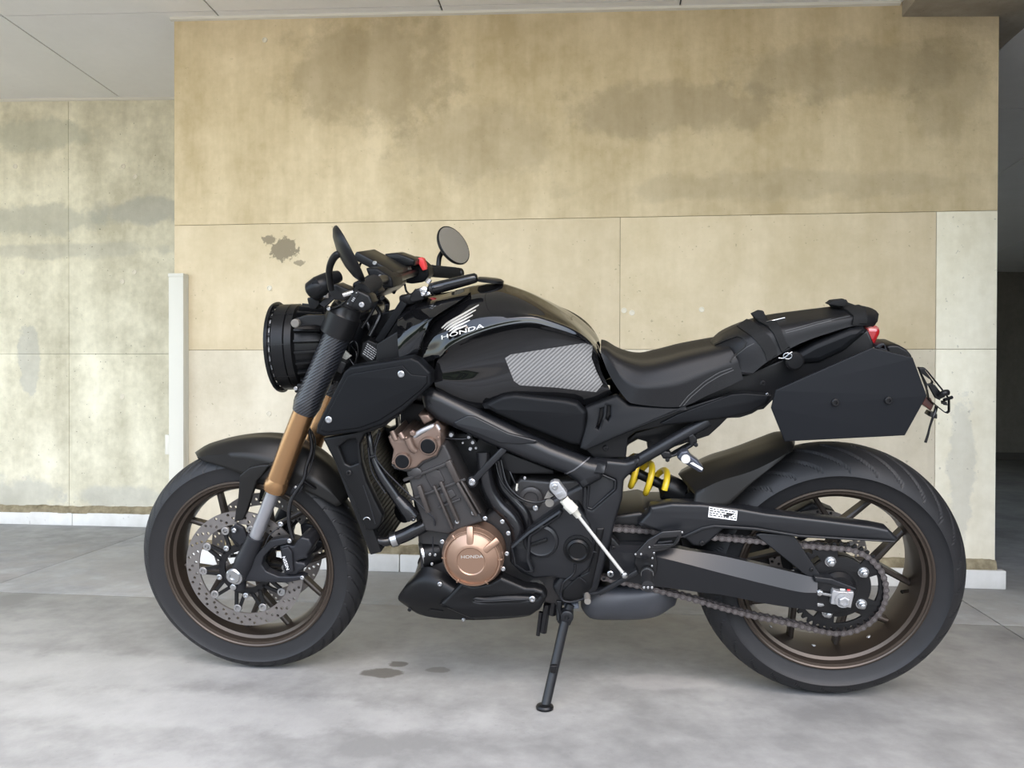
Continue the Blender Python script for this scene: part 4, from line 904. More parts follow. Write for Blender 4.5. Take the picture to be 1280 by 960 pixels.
# ------------------------------------------------------------------ frame
spar = plate('frame_spar', [(523, 495), (530, 489), (540, 488), (552, 493), (575, 504), (610, 521), (650, 540), (690, 558), (738, 576), (760, 579), (752, 600), (728, 612), (720, 602), (705, 593), (660, 577), (610, 557), (575, 541), (545, 528), (528, 513)], -.158, .05, M_frame, bike, .022, r=2.5, mirror=True, bres=5, tilt=.10)
SPT = 0.10
plate('spar_pressing', K(560, 500, 8, [(50, 225), (185, 160), (260, 165), (600, 330), (905, 405), (860, 430), (720, 442), (520, 430), (300, 340), (80, 260)]), -.1605, .008, M_frame, spar, .003, r=2, tilt=.10)
piv = plate('pivot_plate', [(718, 600), (735, 577), (745, 574), (783, 578), (800, 572), (797, 584), (780, 601), (778, 625), (770, 650), (760, 690), (748, 735), (736, 750), (700, 752), (690, 735), (715, 700), (728, 665), (729, 640), (728, 612)], -.143, .05, M_frame, bike, .010, r=3, mirror=True, bres=3,
            holes=[fil(K(640, 540, 4, [(385, 262), (435, 210), (515, 245), (512, 285), (400, 382), (378, 375)]), 1.5)])
plate('pivot_window', K(640, 540, 4, [(375, 255), (435, 200), (525, 240), (520, 295), (400, 392), (370, 380)]), -.1375, .01, M_arm, tilt=.12, parent=piv)#, piv, .002)
tube('window_rim', [B(u, v, -.1435) for u, v in [(lambda q: (q[0], q[1]))(q) for q in fil(K(640, 540, 4, [(383, 260), (435, 207), (517, 243), (514, 287), (400, 385), (376, 377)]), 1.5)] + [fil(K(640, 540, 4, [(383, 260), (435, 207), (517, 243), (514, 287), (400, 385), (376, 377)]), 1.5)[0]]], .0026, M_frame, piv, 8, smooth=False)
skin('weld_seam', ribbon(K(640, 540, 4, [(262, 212), (310, 190), (350, 160), (388, 130)]), 1.6), bvh_of(spar, piv), mat('weld', (0.09, .09, .095), .4, metal=.3), spar, .002, 3)
sf = tube('subframe_rail', [(776, 588, -.115), (783, 583, -.118), (790, 579, -.118)], PX(800, 580, -.118) * 10, M_frame, bike, 20)
tube('rail_tube', [(786, 582.5, -.118), (832, 556, -.115), (885, 526, -.11)], PX(800, 580, -.118) * 7.6, M_frame, sf, 18, mirror=True)
pg = plate('passenger_peg_bracket', K(760, 520, 8, [(640, 390), (820, 290), (800, 200), (850, 175), (890, 220), (895, 270), (850, 310), (700, 400), (640, 420), (610, 440), (550, 430), (525, 380), (560, 350), (620, 360)]), -.125, .03, M_blk, bike, .004, r=1.2)
for u, v in K(760, 520, 8, [(595, 440), (880, 290)]): bolt(u, v, -.13, 2.4, M_blk, pg, True)
fp = plate('passenger_peg', K(760, 520, 8, [(690, 420), (730, 360), (800, 345), (830, 400), (900, 450), (960, 530), (950, 565), (915, 570), (800, 500), (720, 450)]), -.16, .03, mat('peg_alloy', (.05, .055, .07), .35, metal=.5), bike, .005, r=1.5)
plate('peg_slot', K(760, 520, 8, [(820, 475), (850, 465), (950, 525), (940, 545)]), -.162, .006, M_wht, fp, .0008, r=.6)
lathe('peg_screw', [(0, .0100), (.004, .0100), (.005, .009), (.005, .002), (.003, .002)], B(857, 573.5, -.161), NEAR, mat('white_cap', (.5, .5, .48), .4), fp, 24)
bar('frame_brace', (590, 602.5, -.150), (632, 559, -.145), PX(600, 590, -.15) * 8, .014, M_frame, bike, .003)
lathe('brace_end', [(-.01, .0135), (.004, .0135), (.006, .011)], B(590, 602.5, -.150), NEAR, M_blk, bike, 24); bolt(590, 602.5, -.157, 4.6, M_steel, bike)
# ------------------------------------------------------------------ shock absorber
sa, sb_ = B(766, 577, 0.0), B(862, 622, 0.0); sax = (sb_ - sa).normalized()
_, s1, s2 = basis(sax); L = (sb_ - sa).length
shk = lathe('shock_absorber', [(0, .012), (L * .02, .026), (L * .12, .026), (L * .13, .012), (L * .62, .012), (L * .66, .022), (L * .69, .032), (L * .90, .032), (L * .92, .018), (L, .014)], sa, sax, M_blk, bike, 28)
co = [sa + sax * (L * (.10 + .56 * k / 150)) + (s1 * math.cos(k / 150 * 2 * math.pi * 2.9 + 2.2) + s2 * math.sin(k / 150 * 2 * math.pi * 2.9 + 2.2)) * .0355 for k in range(151)]
tube('coil_spring', co, .0078, M_yel, shk, 12, smooth=False, label='yellow coil spring')
lathe('shock_shaft', [(L * .2, .010), (L * .6, .010)], sa, sax, M_chr, shk, 18)
lathe('shock_eye', [(-.03, .022), (.03, .022), (.031, .012)], sb_, NEAR, M_blk, shk, 20)
# ------------------------------------------------------------------ swingarm, chain guard, hugger
arm = patch('swingarm', [
    [(762, 676, -.09), (800, 677, -.095), (840, 680, -.10), (862, 685, -.105), (900, 691, -.108), (960, 705, -.108), (1005, 717, -.108), (1022, 722, -.108)],
    [(762, 681, -.128), (800, 682, -.130), (840, 685, -.133), (862, 688.5, -.134), (900, 694.5, -.134), (960, 708, -.134), (1005, 719, -.132), (1022, 723, -.130)],
    [(762, 690, -.150), (800, 692, -.152), (825, 697, -.152), (862, 706, -.154), (900, 716, -.154), (960, 731, -.152), (1000, 740, -.15), (1022, 741, -.148)],
    [(762, 724, -.14), (800, 730, -.142), (850, 737, -.143), (880, 741, -.143), (905, 744, -.143), (960, 755, -.142), (1000, 761, -.14), (1022, 763, -.138)],
    [(762, 718, -.09), (800, 724, -.09), (850, 731, -.095), (880, 735, -.098), (905, 738, -.10), (960, 749, -.10), (1000, 755, -.10), (1022, 757, -.10)]],
    M_arm, bike, 36, 3, False, 0, sharp=(1, 2, 3), caps=True, a=30, label='swingarm')
mir(arm, bike)
plate('swingarm_web', [(735, 650), (800, 640), (840, 655), (855, 690), (850, 735), (800, 735), (740, 725)], -.09, .18, M_blk, bike, .01)
plate('arm_end', [(1018, 722), (1035, 727), (1068, 736), (1071, 741), (1064, 762), (1040, 768), (1018, 764)], -.135, .03, M_blk, arm, .003, r=1)
plate('arm_end_top', [(1018, 721), (1040, 724), (1070, 735.5), (1071, 738), (1066, 738), (1040, 731), (1019, 727)], -.140, .035, M_arm, arm, .002, r=.8)
adj = plate('chain_adjuster', K(990, 670, 7.386, [(372, 520), (385, 500), (425, 515), (520, 520), (570, 518), (572, 540), (545, 665), (520, 662), (505, 640), (400, 635), (360, 630)]), -.150, .016, M_grey, bike, .0015, r=.6)
lathe('axle_nut', [(-.004, .0145), (0, .0145), (.0, .0125), (.011, .0125), (.0125, .010), (.0125, .007), (.010, .0065)], B(1054, 750, -.150), NEAR, M_grey, adj, 6, a=20)
lathe('axle_washer', [(-.004, .018), (.003, .018)], B(1054, 750, -.151), NEAR, M_grey, adj, 24)
bar('adjuster_bolt', (1023, 741, -.145), (1041, 744, -.145), .006, .006, M_steel, adj, .001)
bolt(1024.5, 741, -.147, 3.6, M_steel, adj, True); plate('adjuster_lock', K(990, 670, 7.386, [(200, 640), (220, 620), (290, 630), (300, 645), (270, 655), (210, 652)]), -.140, .012, M_steel, adj, .001)
plate('axle_marks', K(990, 670, 7.386, [(445, 488), (490, 492), (488, 502), (445, 499)]), -.1415, .002, M_wht, adj, 0)
plate('axle_marks', K(990, 670, 7.386, [(512, 494), (540, 496), (535, 512), (512, 508)]), -.1415, .002, M_redp, adj, 0)
cg = plate('chain_guard', [(797, 656), (811, 641), (813, 634), (840, 629.5), (877, 630.5), (925, 636), (960, 642), (1030, 650), (1092, 658), (1111, 662), (1124, 675), (1119, 677.5), (1060, 674), (1000, 671), (960, 664), (945, 661), (918, 659), (905, 662), (886, 679), (878, 684.5), (866, 683), (854, 672), (830, 668)], -.132, .045, M_arm, bike, .008, r=1.5, bres=2, label='chain guard')
plate('guard_ridge', [(852, 671), (877, 659.5), (893, 656.5), (945, 660), (1000, 669), (1119, 676.5), (1119, 678.5), (1000, 672), (945, 663.5), (893, 660), (879, 663), (855, 673.5)], -.136, .01, M_arm, cg, .002, r=.6)
plate('guard_leg', K(880, 540, 3.765, [(243, 486), (265, 478), (420, 488), (432, 500), (545, 668), (543, 690), (500, 688), (470, 668)]), -.128, .012, M_arm, cg, .002, r=.8)
bolt(877.5, 679, -.133, 3.2, M_blk, cg); bolt(1014.5, 712, -.129, 2.4, M_blk, cg)
gl = plate('warning_sticker', K(880, 540, 3.765, [(24, 352), (158, 372), (153, 417), (20, 400)]), -.1327, .001, M_wht, cg, 0, label='white printed warning sticker')
rnd = random.Random(9)
for i in range(4):
    x = 0.03
    while x < .95:
        x2 = min(.97, x + rnd.uniform(.05, .16)); big = .48 < x < .72 and i in (1, 2)
        y0_, y1_ = .10 + i * .22, .08 + i * .22 + (.22 if big else .13)
        def q(s, t): return (24 + 134 * s - 4 * t, 352 + 20 * s + 46 * t)
        plate('sticker_print', K(880, 540, 3.765, [q(x, y0_), q(x2, y0_), q(x2, y1_), q(x, y1_)]), -.1331, .0004, M_blk, gl, 0)
        x = x2 + (0.0 if big else rnd.uniform(.02, .06))
hug = patch('rear_hugger', [
    [(848, 593, 0), (865, 585, 0), (885, 577, 0), (930, 563, 0), (962, 552, 0), (985, 545, 0), (993, 551, 0)],
    [(858, 606, -.06), (872, 599, -.06), (888, 591, -.06), (930, 576, -.06), (965, 563, -.06), (985, 555, -.055), (993, 556, -.045)],
    [(868, 618, -.105), (880, 611, -.107), (902, 601, -.108), (935, 591, -.107), (960, 580, -.102), (984, 566, -.09), (992, 559, -.07)],
    [(866, 632, -.115), (880, 633, -.118), (895, 633, -.12), (909, 632, -.12), (935, 608, -.114), (962, 586, -.105), (990, 563, -.085)]],
    M_fend, bike, 28, 5, True, .003, sharp=(2,), label='rear hugger mudguard')
plate('rear_linkage', [(780, 645), (810, 634), (870, 632), (900, 636), (895, 650), (810, 660), (770, 668)], -.06, .12, M_arm, bike, .008)
# ------------------------------------------------------------------ chain and sprocket
w = -.106
path = [(716, 664), (745, 658.5), (770, 660), (800, 662), (830, 664.5), (890, 670.5), (950, 675.5), (1003.5, 680.5), (1028, 682.5), (1044, 683.5), (1063, 686), (1079, 692), (1093, 703), (1101.5, 715), (1105.8, 729.6), (1105.8, 745.8), (1099.7, 762), (1087.5, 775.6), (1072.6, 785), (1053.6, 789.8), (1034.7, 789), (1014, 784.5), (998, 780.5),
        (966.6, 773.6), (946, 769.7), (922.8, 764), (902.5, 758.5), (868, 748.5), (841.6, 741.6), (819.7, 736), (780, 727), (745, 719), (716, 712), (702, 702), (697, 688), (703, 673)]
CP = crom([B(u, v, w) for u, v in path], 10, True); CP.append(CP[0].copy())
tot = sum((b - a).length for a, b in zip(CP, CP[1:])); NLK = 2 * round(tot / .01588 / 2); CP = resample(CP, NLK)
def link_mesh(p, offy, thick, hgt, mname):
    pts = []
    for sx in (-1, 1):
        for k in range(9):
            a = math.pi / 2 + math.pi * k / 8 if sx < 0 else -math.pi / 2 + math.pi * k / 8
            pts.append((sx * p / 2 + hgt * math.cos(a), hgt * math.sin(a)))
        pts.append((0, -hgt * .66) if sx < 0 else (0, hgt * .66))
    me = bpy.data.meshes.new(mname); bm = bmesh.new()
    for sy in (-1, 1):
        f = [bm.verts.new((x, sy * offy - thick / 2, z)) for x, z in pts]; g = [bm.verts.new((x, sy * offy + thick / 2, z)) for x, z in pts]; n = len(f)
        bm.faces.new(f); bm.faces.new(g[::-1])
        for k in range(n): bm.faces.new((f[k], f[(k + 1) % n], g[(k + 1) % n], g[k]))
    for sx in (-1, 1):
        nb = set(bm.faces); r = bmesh.ops.create_cone(bm, cap_ends=True, segments=10, radius1=hgt * .52, radius2=hgt * .52, depth=2 * offy + thick + .003, matrix=Matrix.Translation((sx * p / 2, 0, 0)) @ Matrix.Rotation(math.pi / 2, 4, 'X'))
        for f in set(bm.faces) - nb: f.material_index = 1
    bmesh.ops.recalc_face_normals(bm, faces=bm.faces); bm.to_mesh(me); bm.free(); finish(me, M_chain, 30); me.materials.append(M_pin); return me
LK = [link_mesh(.01588, .0085, .0018, .0072, 'outer_link'), link_mesh(.01588, .0062, .0020, .0070, 'inner_link')]
chain = bpy.data.objects.new('drive_chain', LK[0]); first = True
for k in range(NLK):
    a, b = CP[k], CP[k + 1]; c = (a + b) / 2; d = b - a
    o = chain if k == 0 else bpy.data.objects.new('chain_link', LK[k % 2])
    mw = Matrix.Translation(c) @ Matrix.Rotation(-math.atan2(d.z, d.x), 4, 'Y') @ Matrix.Diagonal((d.length / .01588, 1, 1, 1))
    if k == 0: link(o, bike); o.matrix_local = mw; M0i = mw.inverted()
    else: link(o, chain); o.matrix_local = M0i @ mw
SCN = Vector((RC.x, w, RC.z))
def gear(c, r, n, th): return [(c.x + (r + (th if k % 4 in (1, 2) else 0)) * math.cos(2 * math.pi * k / (4 * n)), c.z + (r + (th if k % 4 in (1, 2) else 0)) * math.sin(2 * math.pi * k / (4 * n))) for k in range(4 * n)]
def arcslot(c, r0, r1, a0, a1, n=10):
    A = [math.radians(a0 + (a1 - a0) * k / n) for k in range(n + 1)]
    return [(c.x + r0 * math.cos(a), c.z + r0 * math.sin(a)) for a in A] + [(c.x + r1 * math.cos(a), c.z + r1 * math.sin(a)) for a in A[::-1]]
me = poly_mesh('rear_sprocket', [gear(SCN, .1015, 42, .009)] + [arcslot(SCN, .074, .091, 72 * k - 21, 72 * k + 21) for k in range(5)] + [arcslot(SCN, .038, .0385, 0, 359, 40)[:41]], .007, .0005, 1)
for v in me.vertices: v.co.y += w
finish(me, M_blk, 30); spk = link(bpy.data.objects.new('rear_sprocket', me), bike)
for k in range(5):
    q = at(Vector((RC.x, 0, RC.z)), .0665, 36 + 72 * k, w - .003); s_ = lathe('sprocket_nut', [(0, .0125), (.003, .0125), (.003, .0100), (.010, .0095), (.0115, .0075)], q, NEAR, M_steel, spk, 6 if False else 12, a=25)
    lathe('stud', [(.010, .0060), (.018, .0060), (.019, .0045)], q, NEAR, M_steel, spk, 12)
lathe('sprocket_carrier', [(-.11, .034), (-.11, .046), (-.098, .054), (-.098, .075), (-.085, .075), (-.06, .07), (-.05, .04)], RC, YAX, M_blk, bike, 48)
lathe('dust_seal', [(-.125, .020), (-.125, .032), (-.115, .040), (-.10, .040)], RC, YAX, M_blk, bike, 40)
# rear caliper on the far side, seen through the wheel
plate('rear_caliper', [(985, 645), (1015, 628), (1045, 640), (1050, 662), (1030, 672), (990, 668)], .09, .05, M_castb, bike, .008, r=3)
# ------------------------------------------------------------------ radiator, shroud, hoses
shr = plate('radiator_shroud', [(394.5, 542), (396, 531), (430, 465), (437, 459), (513, 447), (523, 451), (538, 466), (538.5, 481), (530, 490), (505, 513), (478, 531), (452, 540), (405, 546)], -.205, .05, M_plas, bike, .006, r=1.2, mirror=True, label='matte black radiator shroud')
plate('shroud_face', [(400, 538), (402, 531), (434, 470), (440, 467), (503, 456.5), (514, 468), (534, 470), (534, 479), (526, 488), (500, 509), (474, 526), (450, 535), (408, 541)], -.2085, .01, M_plas, shr, .003, r=1)
for u, v in ((501.5, 467.5), (411, 524.5)): bolt(u, v, -.209, 4.2, M_steel, shr, h=.003)
sp = plate('radiator_side_panel', [(403, 548), (440, 541), (478, 528), (500, 517), (480, 534), (455, 543), (449, 556), (451, 580), (458, 603), (468, 625), (478, 645), (476, 655), (471, 661), (462, 664), (456, 661), (450, 647), (438, 617), (422, 585)], -.19, .03, M_plas2, bike, .005, r=1.5,
           holes=[fil(K(170, 500, 4, [(1012, 236), (1060, 200), (1100, 195), (1115, 312), (1070, 330), (1045, 318)]), 1.5)], mirror=True)
plate('panel_pocket', K(170, 500, 4, [(1000, 230), (1060, 190), (1110, 190), (1125, 320), (1060, 345)]), -.176, .004, M_plas, sp, 0)
bolt(436.5, 591, -.192, 3.4, M_blk, sp); tube('panel_clip', [B(458.5 + 4.3 * math.cos(a), 651 - 4.3 * math.sin(a), -.192) for a in [.2 + 2.6 * k / 14 for k in range(15)]], .0012, M_steel, sp, 8, smooth=False)
tube('panel_edge', [(454, 607, -.191), (462, 630, -.191), (469, 655, -.191)], .0012, M_castb, sp, 6)
ra, rb_ = B(450, 548, 0), B(492, 660, 0)
rad = bar('radiator', ra, rb_, .03, .34, M_blk, bike, .004)
for k in range(24):
    p = ra.lerp(rb_, (k + .5) / 24); d = (rb_ - ra).normalized(); f = d.cross(YAX) * .016
    for s in (1, -1): bar('radiator_fin', p + f * s + YAX * -.15, p + f * s + YAX * .15, .003, .002, M_plas, rad, 0, upv=f)
H = lambda pts, r, **k: tube('coolant_hose', pts, r, M_hose, bike, 14, **k)
H([(459, 535, -.14), (462, 550, -.15), (466, 570, -.155), (476, 593, -.16), (490, 614, -.16), (500, 628, -.16), (508, 637, -.16)], [.0075, .008, .009, .011, .012, .0125, .0125])
hd = tube('hose_end', [(496, 622, -.162), (508, 636, -.164), (517, 647, -.164)], [.013, .017, .016], M_hose, bike, 16); bolt(516.5, 648, -.178, 3.4, M_blk, hd); bolt(517, 650, -.180, 1.2, M_steel, hd)
for pts in ([(476, 540, -.16), (469, 565, -.166), (476, 582, -.168), (500, 607, -.17), (530, 636, -.17), (542, 648, -.168), (544, 657, -.165)], [(460, 560, -.165), (465, 590, -.168), (482, 617, -.17)], [(541, 670, -.16), (541.5, 692, -.16)], [(474, 537, -.14), (468, 556, -.15), (464, 572, -.155)]):
    tube('cable', pts, .0018, M_castb, bike, 8)
tube('cable_tie', [(463, 571.5, -.165), (470, 569.5, -.165)], .004, M_blk, bike, 8)
H([(463, 655, -.155), (464, 665, -.155), (470, 674.5, -.155), (480, 677, -.155), (489, 675.5, -.15)], .0115)
lh = H([(488, 675.5, -.15), (505, 669.5, -.145), (520, 662, -.14), (536, 654, -.13), (548, 650, -.11)], [.0165, .0165, .0165, .0165, .015])
tube('hose_clip', [(489.5, 675.2, -.15), (496.5, 673, -.148)], .0178, M_steel, lh, 24, smooth=False)
lathe('horn', [(-.01, .020), (-.008, .026), (.006, .026), (.010, .015), (.012, 0)], B(505, 640, -.07), Vector((-.5, -1, 0)), M_plas2, bike, 28)
of = lathe('oil_filter', [(-.03, .031), (.012, .031), (.016, .029), (.016, .026)], B(534, 692, -.10), Vector((-1, -.35, -.15)), M_plas2, bike, 40, label='black oil filter')
lathe('filter_rim', [(.0, .0315), (.004, .0318), (.006, .0315)], B(529.5, 692, -.102), Vector((-1, -.35, -.15)), M_steel, of, 40)
for u, v in ((537.5, 693), (544, 693.5), (540, 705)): bolt(u, v, -.136, 1.8, M_steel, bike)
# ------------------------------------------------------------------ engine
core = plate('crankcase', [(520, 655), (560, 640), (600, 650), (640, 620), (690, 625), (735, 600), (760, 660), (745, 745), (700, 760), (640, 745), (560, 735), (525, 715)], -.11, .22, M_eng, bike, .012, r=3)
cyl = plate('cylinder_block', [(507, 588), (520, 585), (551, 556), (556, 556), (577, 601), (604, 652), (560, 668), (532, 664), (520, 632)], -.160, .32, M_eng, bike, .005, r=1.5)
M_stud = mat('brown_black_casting', (.055, .047, .043), .4, metal=.5)
for pts in (K(440, 500, 8, [(720, 720), (800, 680), (880, 710), (930, 810), (850, 900), (790, 880), (740, 790)]), K(440, 500, 8, [(850, 950), (1000, 890), (1045, 960), (880, 1060)])):
    plate('cylinder_rib', pts, -.1635, .012, M_eng, cyl, .003, r=1.2)
for p, q_, wd_ in (((551, 601), (573, 651), 4.5), ((572, 602), (596, 644), 4.5), ((577, 600), (601, 641), 3.0), ((543, 606), (566, 660), 3.5), ((524, 606), (536, 640), 6), ((560, 575), (573, 602), 8)):
    bar('cylinder_stud', (*p, -.163), (*q_, -.163), PX(560, 620, -.16) * wd_, .018, M_stud, cyl, .003)
bar('block_joint', (513, 624, -.160), (582, 598, -.160), PX(560, 620, -.16) * 3, .014, M_eng, cyl, .001)
bar('block_joint', (505, 600, -.161), (566, 576, -.161), PX(560, 620, -.16) * 3.5, .014, M_eng, cyl, .001)
bar('block_joint', (548, 634, -.160), (576, 623, -.160), PX(560, 620, -.16) * 2.5, .012, M_eng, cyl, .001)
lathe('head_bung', [(0, .014), (.006, .014), (.008, .011)], B(521, 591, -.160), NEAR, M_eng, cyl, 20)
hc_ = plate('head_cover', K(440, 500, 8, [(355, 372), (395, 340), (430, 400), (470, 345), (510, 340), (545, 370), (580, 360), (640, 370), (720, 320), (830, 235), (890, 320), (888, 390), (892, 455), (845, 560), (705, 618), (640, 680), (545, 702), (430, 680), (392, 612), (412, 500), (380, 440)]), -.172, .34, M_brz2, bike, .005, r=1.2, label='bronze cylinder head cover')
plate('head_flange', K(440, 500, 8, [(395, 640), (420, 690), (540, 720), (650, 690), (720, 630), (850, 575), (905, 460), (880, 440), (830, 540), (690, 600), (640, 650), (540, 680), (430, 660)]), -.166, .02, M_eng, hc_, .003, r=1)
for (u, v, r) in ((535.6, 557, .0175), (503.5, 576, .0165)):
    pl = lathe('cam_plug_boss', [(-.01, r * 1.25), (.004, r * 1.22), (.007, r * 1.1), (.007, r), (.003, r)], B(u, v, -.174), NEAR, M_brz2, hc_, 36)
    lathe('cam_plug', [(0, r), (.0045, r), (.006, r * .88), (.006, 0)], B(u, v, -.176), NEAR, M_rubd if False else M_plas, hc_, 32)
tube('breather_boss', K(440, 500, 8, [(555, 380, -.178), (600, 480, -.178), (640, 515, -.176)]), [.010, .009, .007], M_brz2, hc_, 16)
tube('cover_rib', K(440, 500, 8, [(620, 360, -.17), (720, 300, -.17), (830, 260, -.165), (870, 300, -.165)]), .006, M_grey, hc_, 12)
tube('coil_boss', K(440, 500, 8, [(400, 310, -.17), (440, 400, -.172)]), .006, M_brz2, hc_, 12); tube('coil_boss', K(440, 500, 8, [(480, 330, -.17), (515, 385, -.172)]), .007, M_brz2, hc_, 12)
plate('ignition_cover', K(440, 500, 8, [(660, 150), (760, 150), (800, 205), (720, 250)]), -.15, .2, M_brz2, bike, .004)
bolt(516, 541.5, -.178, 3.2, M_brz2, hc_, True); bolt(547.5, 547.5, -.176, 2.2, M_brz2, hc_); bolt(492, 578, -.176, 2.2, M_brz2, hc_)
plate('inner_bulkhead', [(530, 500), (560, 500), (740, 575), (760, 500), (640, 470), (560, 480)], -.06, .12, M_blk, bike, .004)  # dark backing plates added to hide the bright wall in the gaps
plate('inner_bulkhead', [(505, 545), (545, 520), (600, 545), (740, 590), (770, 650), (750, 740), (700, 750), (560, 730), (530, 700), (520, 650)], -.03, .06, M_blk, bike, .004)
# dark masses behind: throttle bodies, airbox, gearbox top
plate('airbox', K(560, 500, 8, [(480, 480), (640, 540), (1060, 700), (1060, 745), (640, 745), (560, 700)]), -.12, .24, M_blk, bike, .006)
plate('throttle_body', [(553, 535), (600, 545), (640, 560), (640, 650), (610, 660), (575, 600)], -.07, .14, M_blk, bike, .01)
plate('gearbox_top', [(628, 625), (650, 598), (690, 602), (735, 598), (740, 650), (690, 690), (640, 690)], -.10, .2, M_eng, bike, .008)
plate('engine_hanger', [(500, 500), (560, 510), (640, 548), (720, 590), (700, 620), (560, 560), (500, 560)], -.03, .06, M_blk, bike, .004)
lathe('gearbox_cap', [(0, .028), (.008, .028), (.011, .022), (.011, .018), (.007, .016)], B(664, 622, -.105), NEAR, M_eng, bike, 32)
for u, v, r in ((564, 543.5, 3.0), (586, 546.5, 2.2), (591, 553, 2.4), (588, 561, 2.4), (595, 560, 1.7), (578.5, 553.5, 1.4), (656, 597.5, 2.0), (669.5, 635, 3.6), (646, 612, 2.0)): bolt(u, v, -.125, r, M_steel, bike)
for u, v in ((564, 543.5), (586, 546.5), (591, 553)): lathe('injector', [(-.06, .008), (0, .008)], B(u, v, -.122), NEAR, M_blk, bike, 12)
H([(604, 565, -.13), (606, 590, -.135), (611, 612, -.135), (622, 630, -.135), (637, 645, -.137), (646, 660, -.137), (648, 676, -.135)], .0165)
H([(622, 575, -.10), (627, 605, -.105), (640, 622, -.11), (655, 640, -.115), (661, 660, -.115), (658, 678, -.115)], .0125)
for pts in ([(626, 575, -.13), (634, 605, -.14), (650, 622, -.14), (668, 628, -.14), (684, 625, -.14), (694, 618, -.14)], [(618, 572, -.12), (626, 600, -.13), (642, 620, -.132), (656, 628, -.13)], [(632, 576, -.11), (640, 596, -.12), (647, 610, -.12)], [(556, 548, -.12), (575, 549, -.125), (588, 548, -.125)]):
    tube('cable', pts, .0026, M_hose, bike, 8)
tube('connector_tail', [(645.5, 613, -.13), (646.5, 605, -.13)], .0025, M_cream, bike, 8)
# generator cover
gc = B(592.5, 692, -.150); GR = 38.0 * PX(592, 692, -.19)
gen = lathe('generator_cover', [(-.03, GR * 1.03), (.018, GR * 1.03), (.021, GR), (.026, GR * .985), (.030, GR * .95), (.034, GR * .80), (.046, GR * .58), (.0475, GR * .47), (.0465, GR * .455), (.0455, GR * .44), (.0455, 0)], gc, Vector((0, -1, 0)), M_brz, bike, 72, a=28, label='bronze generator cover')
lathe('cover_ring', [(.028, GR * .945), (.035, GR * .93), (.0355, GR * .89), (.030, GR * .87)], gc, NEAR, M_brz, gen, 72, a=40)
for a in (92, 38, 0, -60, 128, -122, 180):
    d = Vector((math.cos(math.radians(a)), 0, math.sin(math.radians(a)))); big = a in (92, 38)
    if big: bar('cover_boss', gc + d * GR * .52 + NEAR * .040, gc + d * GR * 1.10 + NEAR * .026, .016, .016, M_brz, gen, .004)
    else: bar('cover_rib', gc + d * GR * .84 + NEAR * .032, gc + d * GR * .99 + NEAR * .027, .005, .010, M_brz, gen, .0015)
lettering('lettering', 'HONDA', ((576.5, 698), (604, 697.2), (576.5, 694.2)), None, M_silv, gen, .0008, w=gc.y - .0456)
for u, v in ((553, 677), (571.5, 652), (592, 641), (606.5, 648), (635.5, 666.5), (633.5, 692), (628, 652), (561, 708), (616, 721), (629, 711)): bolt(u, v, -.166, 2.9, M_steel, bike)
# drive-side covers
dc = plate('sprocket_cover', [(637, 683), (660, 663), (702, 634), (722, 632), (738, 655), (744, 690), (736, 712), (716, 728), (690, 722), (668, 724), (650, 716), (637, 704)], -.150, .05, M_frame, bike, .008, r=2.5)
plate('cover_step', [(637, 684), (660, 664), (700, 637), (704, 640), (700, 648), (664, 672), (662, 700), (668, 716), (658, 718), (642, 708)], -.168, .022, M_frame, dc, .007, r=1.5)
lathe('cover_dome', [(0, .042), (.004, .040), (.007, .034), (.005, .030), (.005, 0)], B(676, 676, -.152), NEAR, M_frame, dc, 40)
bar('cover_fin', (664, 681, -.158), (684, 674, -.158), .008, .01, M_plas2, dc, .002)
lathe('pivot_cap', [(-.01, .035), (.004, .034), (.005, .028), (.012, .027), (.016, .022), (.013, .019), (.013, 0)], B(722.5, 686, -.150), NEAR, M_plas2, bike, 44)
plate('rear_engine_cover', [(702, 748), (703, 738), (720, 722), (735, 715), (742, 690), (745, 660), (756, 660), (748, 700), (740, 735), (728, 749), (712, 752)], -.146, .03, M_plas2, bike, .005, r=2)
tube('cover_seal', [(701, 742, -.149), (703, 750, -.149), (713, 752.5, -.149), (728, 749, -.149), (731, 745, -.149)], .0022, M_castb, bike, 8)
tube('cover_seal', [(719, 705, -.15), (717, 717, -.15), (705, 728, -.15), (701, 740, -.15)], .003, M_hose, bike, 8)
bar('cover_mark', (738, 689, -.146), (746, 690, -.146), .004, .006, M_frame, bike, .001); bar('cover_mark', (724, 721, -.148), (733, 728, -.148), .003, .006, M_frame, bike, .001)
for u, v, r in ((770.5, 698, 4.2), (763, 717, 4.2), (755, 723, 2.2), (766.5, 685, 2.6), (776, 691, 1.6)): bolt(u, v, -.14, r, M_steel if r > 4 else M_blk, bike)
